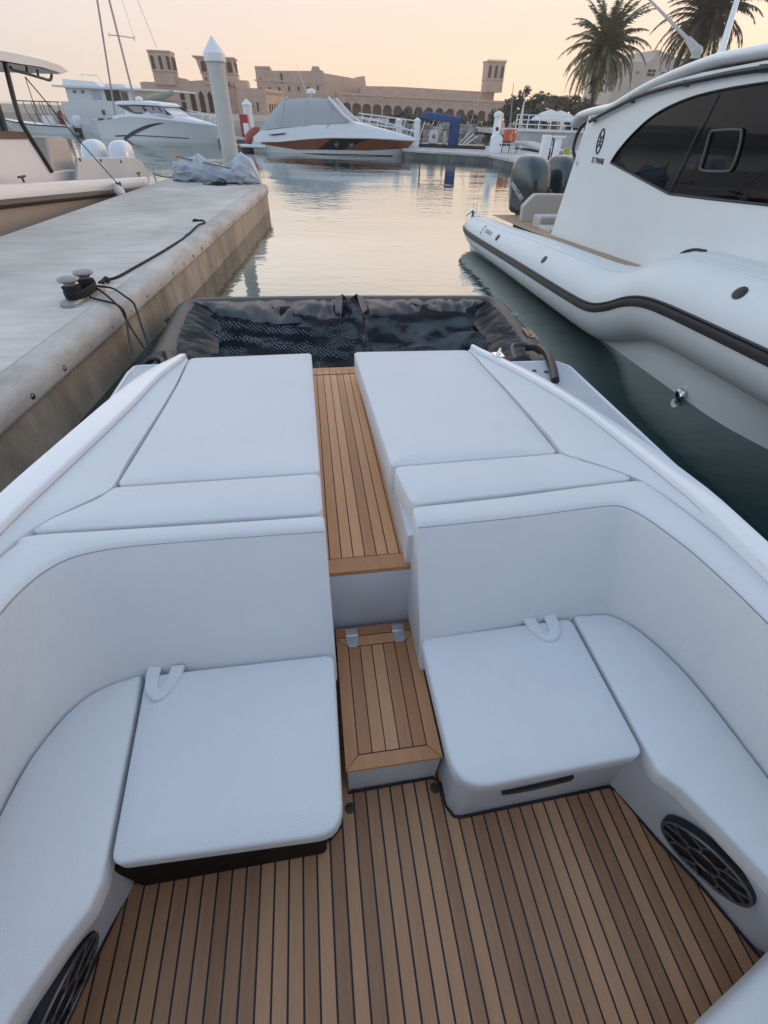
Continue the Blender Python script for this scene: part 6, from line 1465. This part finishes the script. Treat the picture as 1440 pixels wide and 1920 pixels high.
b = MB(); b.tube([sl(206, 66, -.3), sl(227, 68, -.3), sl(254, 72.5, -.3)], .03, 6); b.tube([sl(206, 66, -.3)+Vector((0, 0, -.12)), sl(206, 62, -.3)], .03, 5); b.tube([sl(254, 78, -.3), sl(254, 68, -.3)], .03, 5); make('spreader', b, ALU, mm)
b = MB(); b.tube([sl(254, 72.5, -.3), sl(228, -10, -.3)], .012, 4); make('shroud', b, ALU, mm)
b = MB(); b.tube([sl(256, -10, -.3), sl(296, 90, -.3)], .018, 4); make('forestay', b, ALU, SY)
b = MB(); b.tube([sl(268, 190, -.35), sl(290, 185, -.35), sl(310, 180, -.35), sl(328, 173, -.35)], [.14, .22, .24, .14], 10); make('sail_cover', b, mat('sage_sail_cover', (.28, .30, .24), .8, var=.15, vs=3), SY)
b = MB(); b.tube([sl(300, 189, -.3), sl(352, 190, -.3)], .07, 6); make('boom', b, ALU, SY)
# ---- small boats and clutter between the masts and the piling
for lab, x, y, w_ in (('low white dinghy with a draped cover lying behind the fishing boat bow', 338, 224, 3.2), ('white tender with rails lying left of the tall piling', 370, 222, 2.6)):
    p = on_y(x, y, 52); T = thing('moored_tender', lab, 'dinghy', (p.x-w_/2, 52, 0), 0, None, local=True)
    H = Hull(w_, 1.4, [(0, p.z-.1), (w_, p.z+.1)], w_*.85, zw=-.5); make('hull', H.mesh(14), GELF, T, 50)
    b = MB(); sect(b, [(.2, .6, p.z-.1, .4, p.z+.1), (w_*.5, .6, p.z-.05, .35, p.z+.3), (w_*.85, .3, p.z, .15, p.z+.18)]); make('cover', b, CNV, T, 40)
# ---- workboat with a blue canopy
BB = boat('blue_canopy_boat', 'small dark workboat with a blue canvas canopy and white consoles beyond the quay', (7.6, 38.6), (11.6, 37.6), 2)
b = MB(); b.prism([(0, -1, -.5), (4.6, -1, -.5), (5.1, -1, .36), (-.2, -1, .36)], (0, 2, 0)); make('hull', b, BLACK, BB, 30, bev=.1)
BLU = mat('blue_canvas', (.02, .055, .15), .8, var=.15, vs=4)
b = MB(); sect(b, [(.45, .8, 1.70, .5, 1.78), (.9, .95, 1.62, .7, 1.98), (2.0, 1, 1.52, .8, 1.86), (3.2, 1, 1.50, .75, 1.76)]); make('canopy', b, BLU, BB, 40)
b = MB(); b.box(2.45, 3.15, -.98, -.9, .35, 1.52); make('canopy_curtain', b, BLU, BB, 0)
for x in (.6, 3.1):
    for y in (-.9, .9):
        b = MB(); b.tube([(x, y, .3), (x, y, 1.6)], .035, 6); make('post', b, BLU, BB)
b = MB(); b.prism([(1.1, -.4, .35), (1.75, -.4, .35), (1.7, -.4, 1.0), (1.5, -.4, 1.12), (1.15, -.4, 1.05)], (0, .8, 0)); make('console', b, WHITE, BB, bev=.05)
b = MB(); b.lathe([(.12, 0), (.12, .03), (0, .03)], (1.45, -.42, .75), 12, (0, -1, 0)); make('wheel', b, BLACK, BB)
b = MB(); b.box(2.1, 2.3, -.2, .2, .35, 1.0); make('seat', b, WHITE, BB, bev=.05)
for k in range(4):
    b = MB(); b.tube([(1.3+k*.14, -.85, .7), (1.75+k*.14, -.85, 1.55)], .018, 5); make('rod', b, WHITE, BB)
for k in range(3):
    b = MB(); b.tube([(3.2+k*.25, -.85, .4), (3.9+k*.25, -.85, 1.1-.12*k)], .03, 5); make('ladder_rail', b, WHITE, BB)
b = MB(); b.tube([(3.6, .3, .5), (4.5, .3, 3.6)], .02, 5); make('whip_aerial', b, mat('pale_aerial', (.5, .45, .42), .5), BB)

# ================================================================== evening haze: one closed box of thin air round the whole harbour
b = MB(); b.box(-260, 300, -40, 330, WATER-1.2, 40)
HM = bpy.data.materials.new('evening_haze'); HM.use_nodes = True; t = HM.node_tree; t.nodes.clear()
ou = t.nodes.new('ShaderNodeOutputMaterial'); pv = t.nodes.new('ShaderNodeVolumePrincipled'); pv.inputs['Color'].default_value = (.93, .86, .80, 1); pv.inputs['Density'].default_value = 0.0009; pv.inputs['Anisotropy'].default_value = .2
t.links.new(pv.outputs[0], ou.inputs['Volume'])
o = make('haze', b, HM, None, 0); o['kind'] = 'stuff'
bpy.context.view_layer.update()
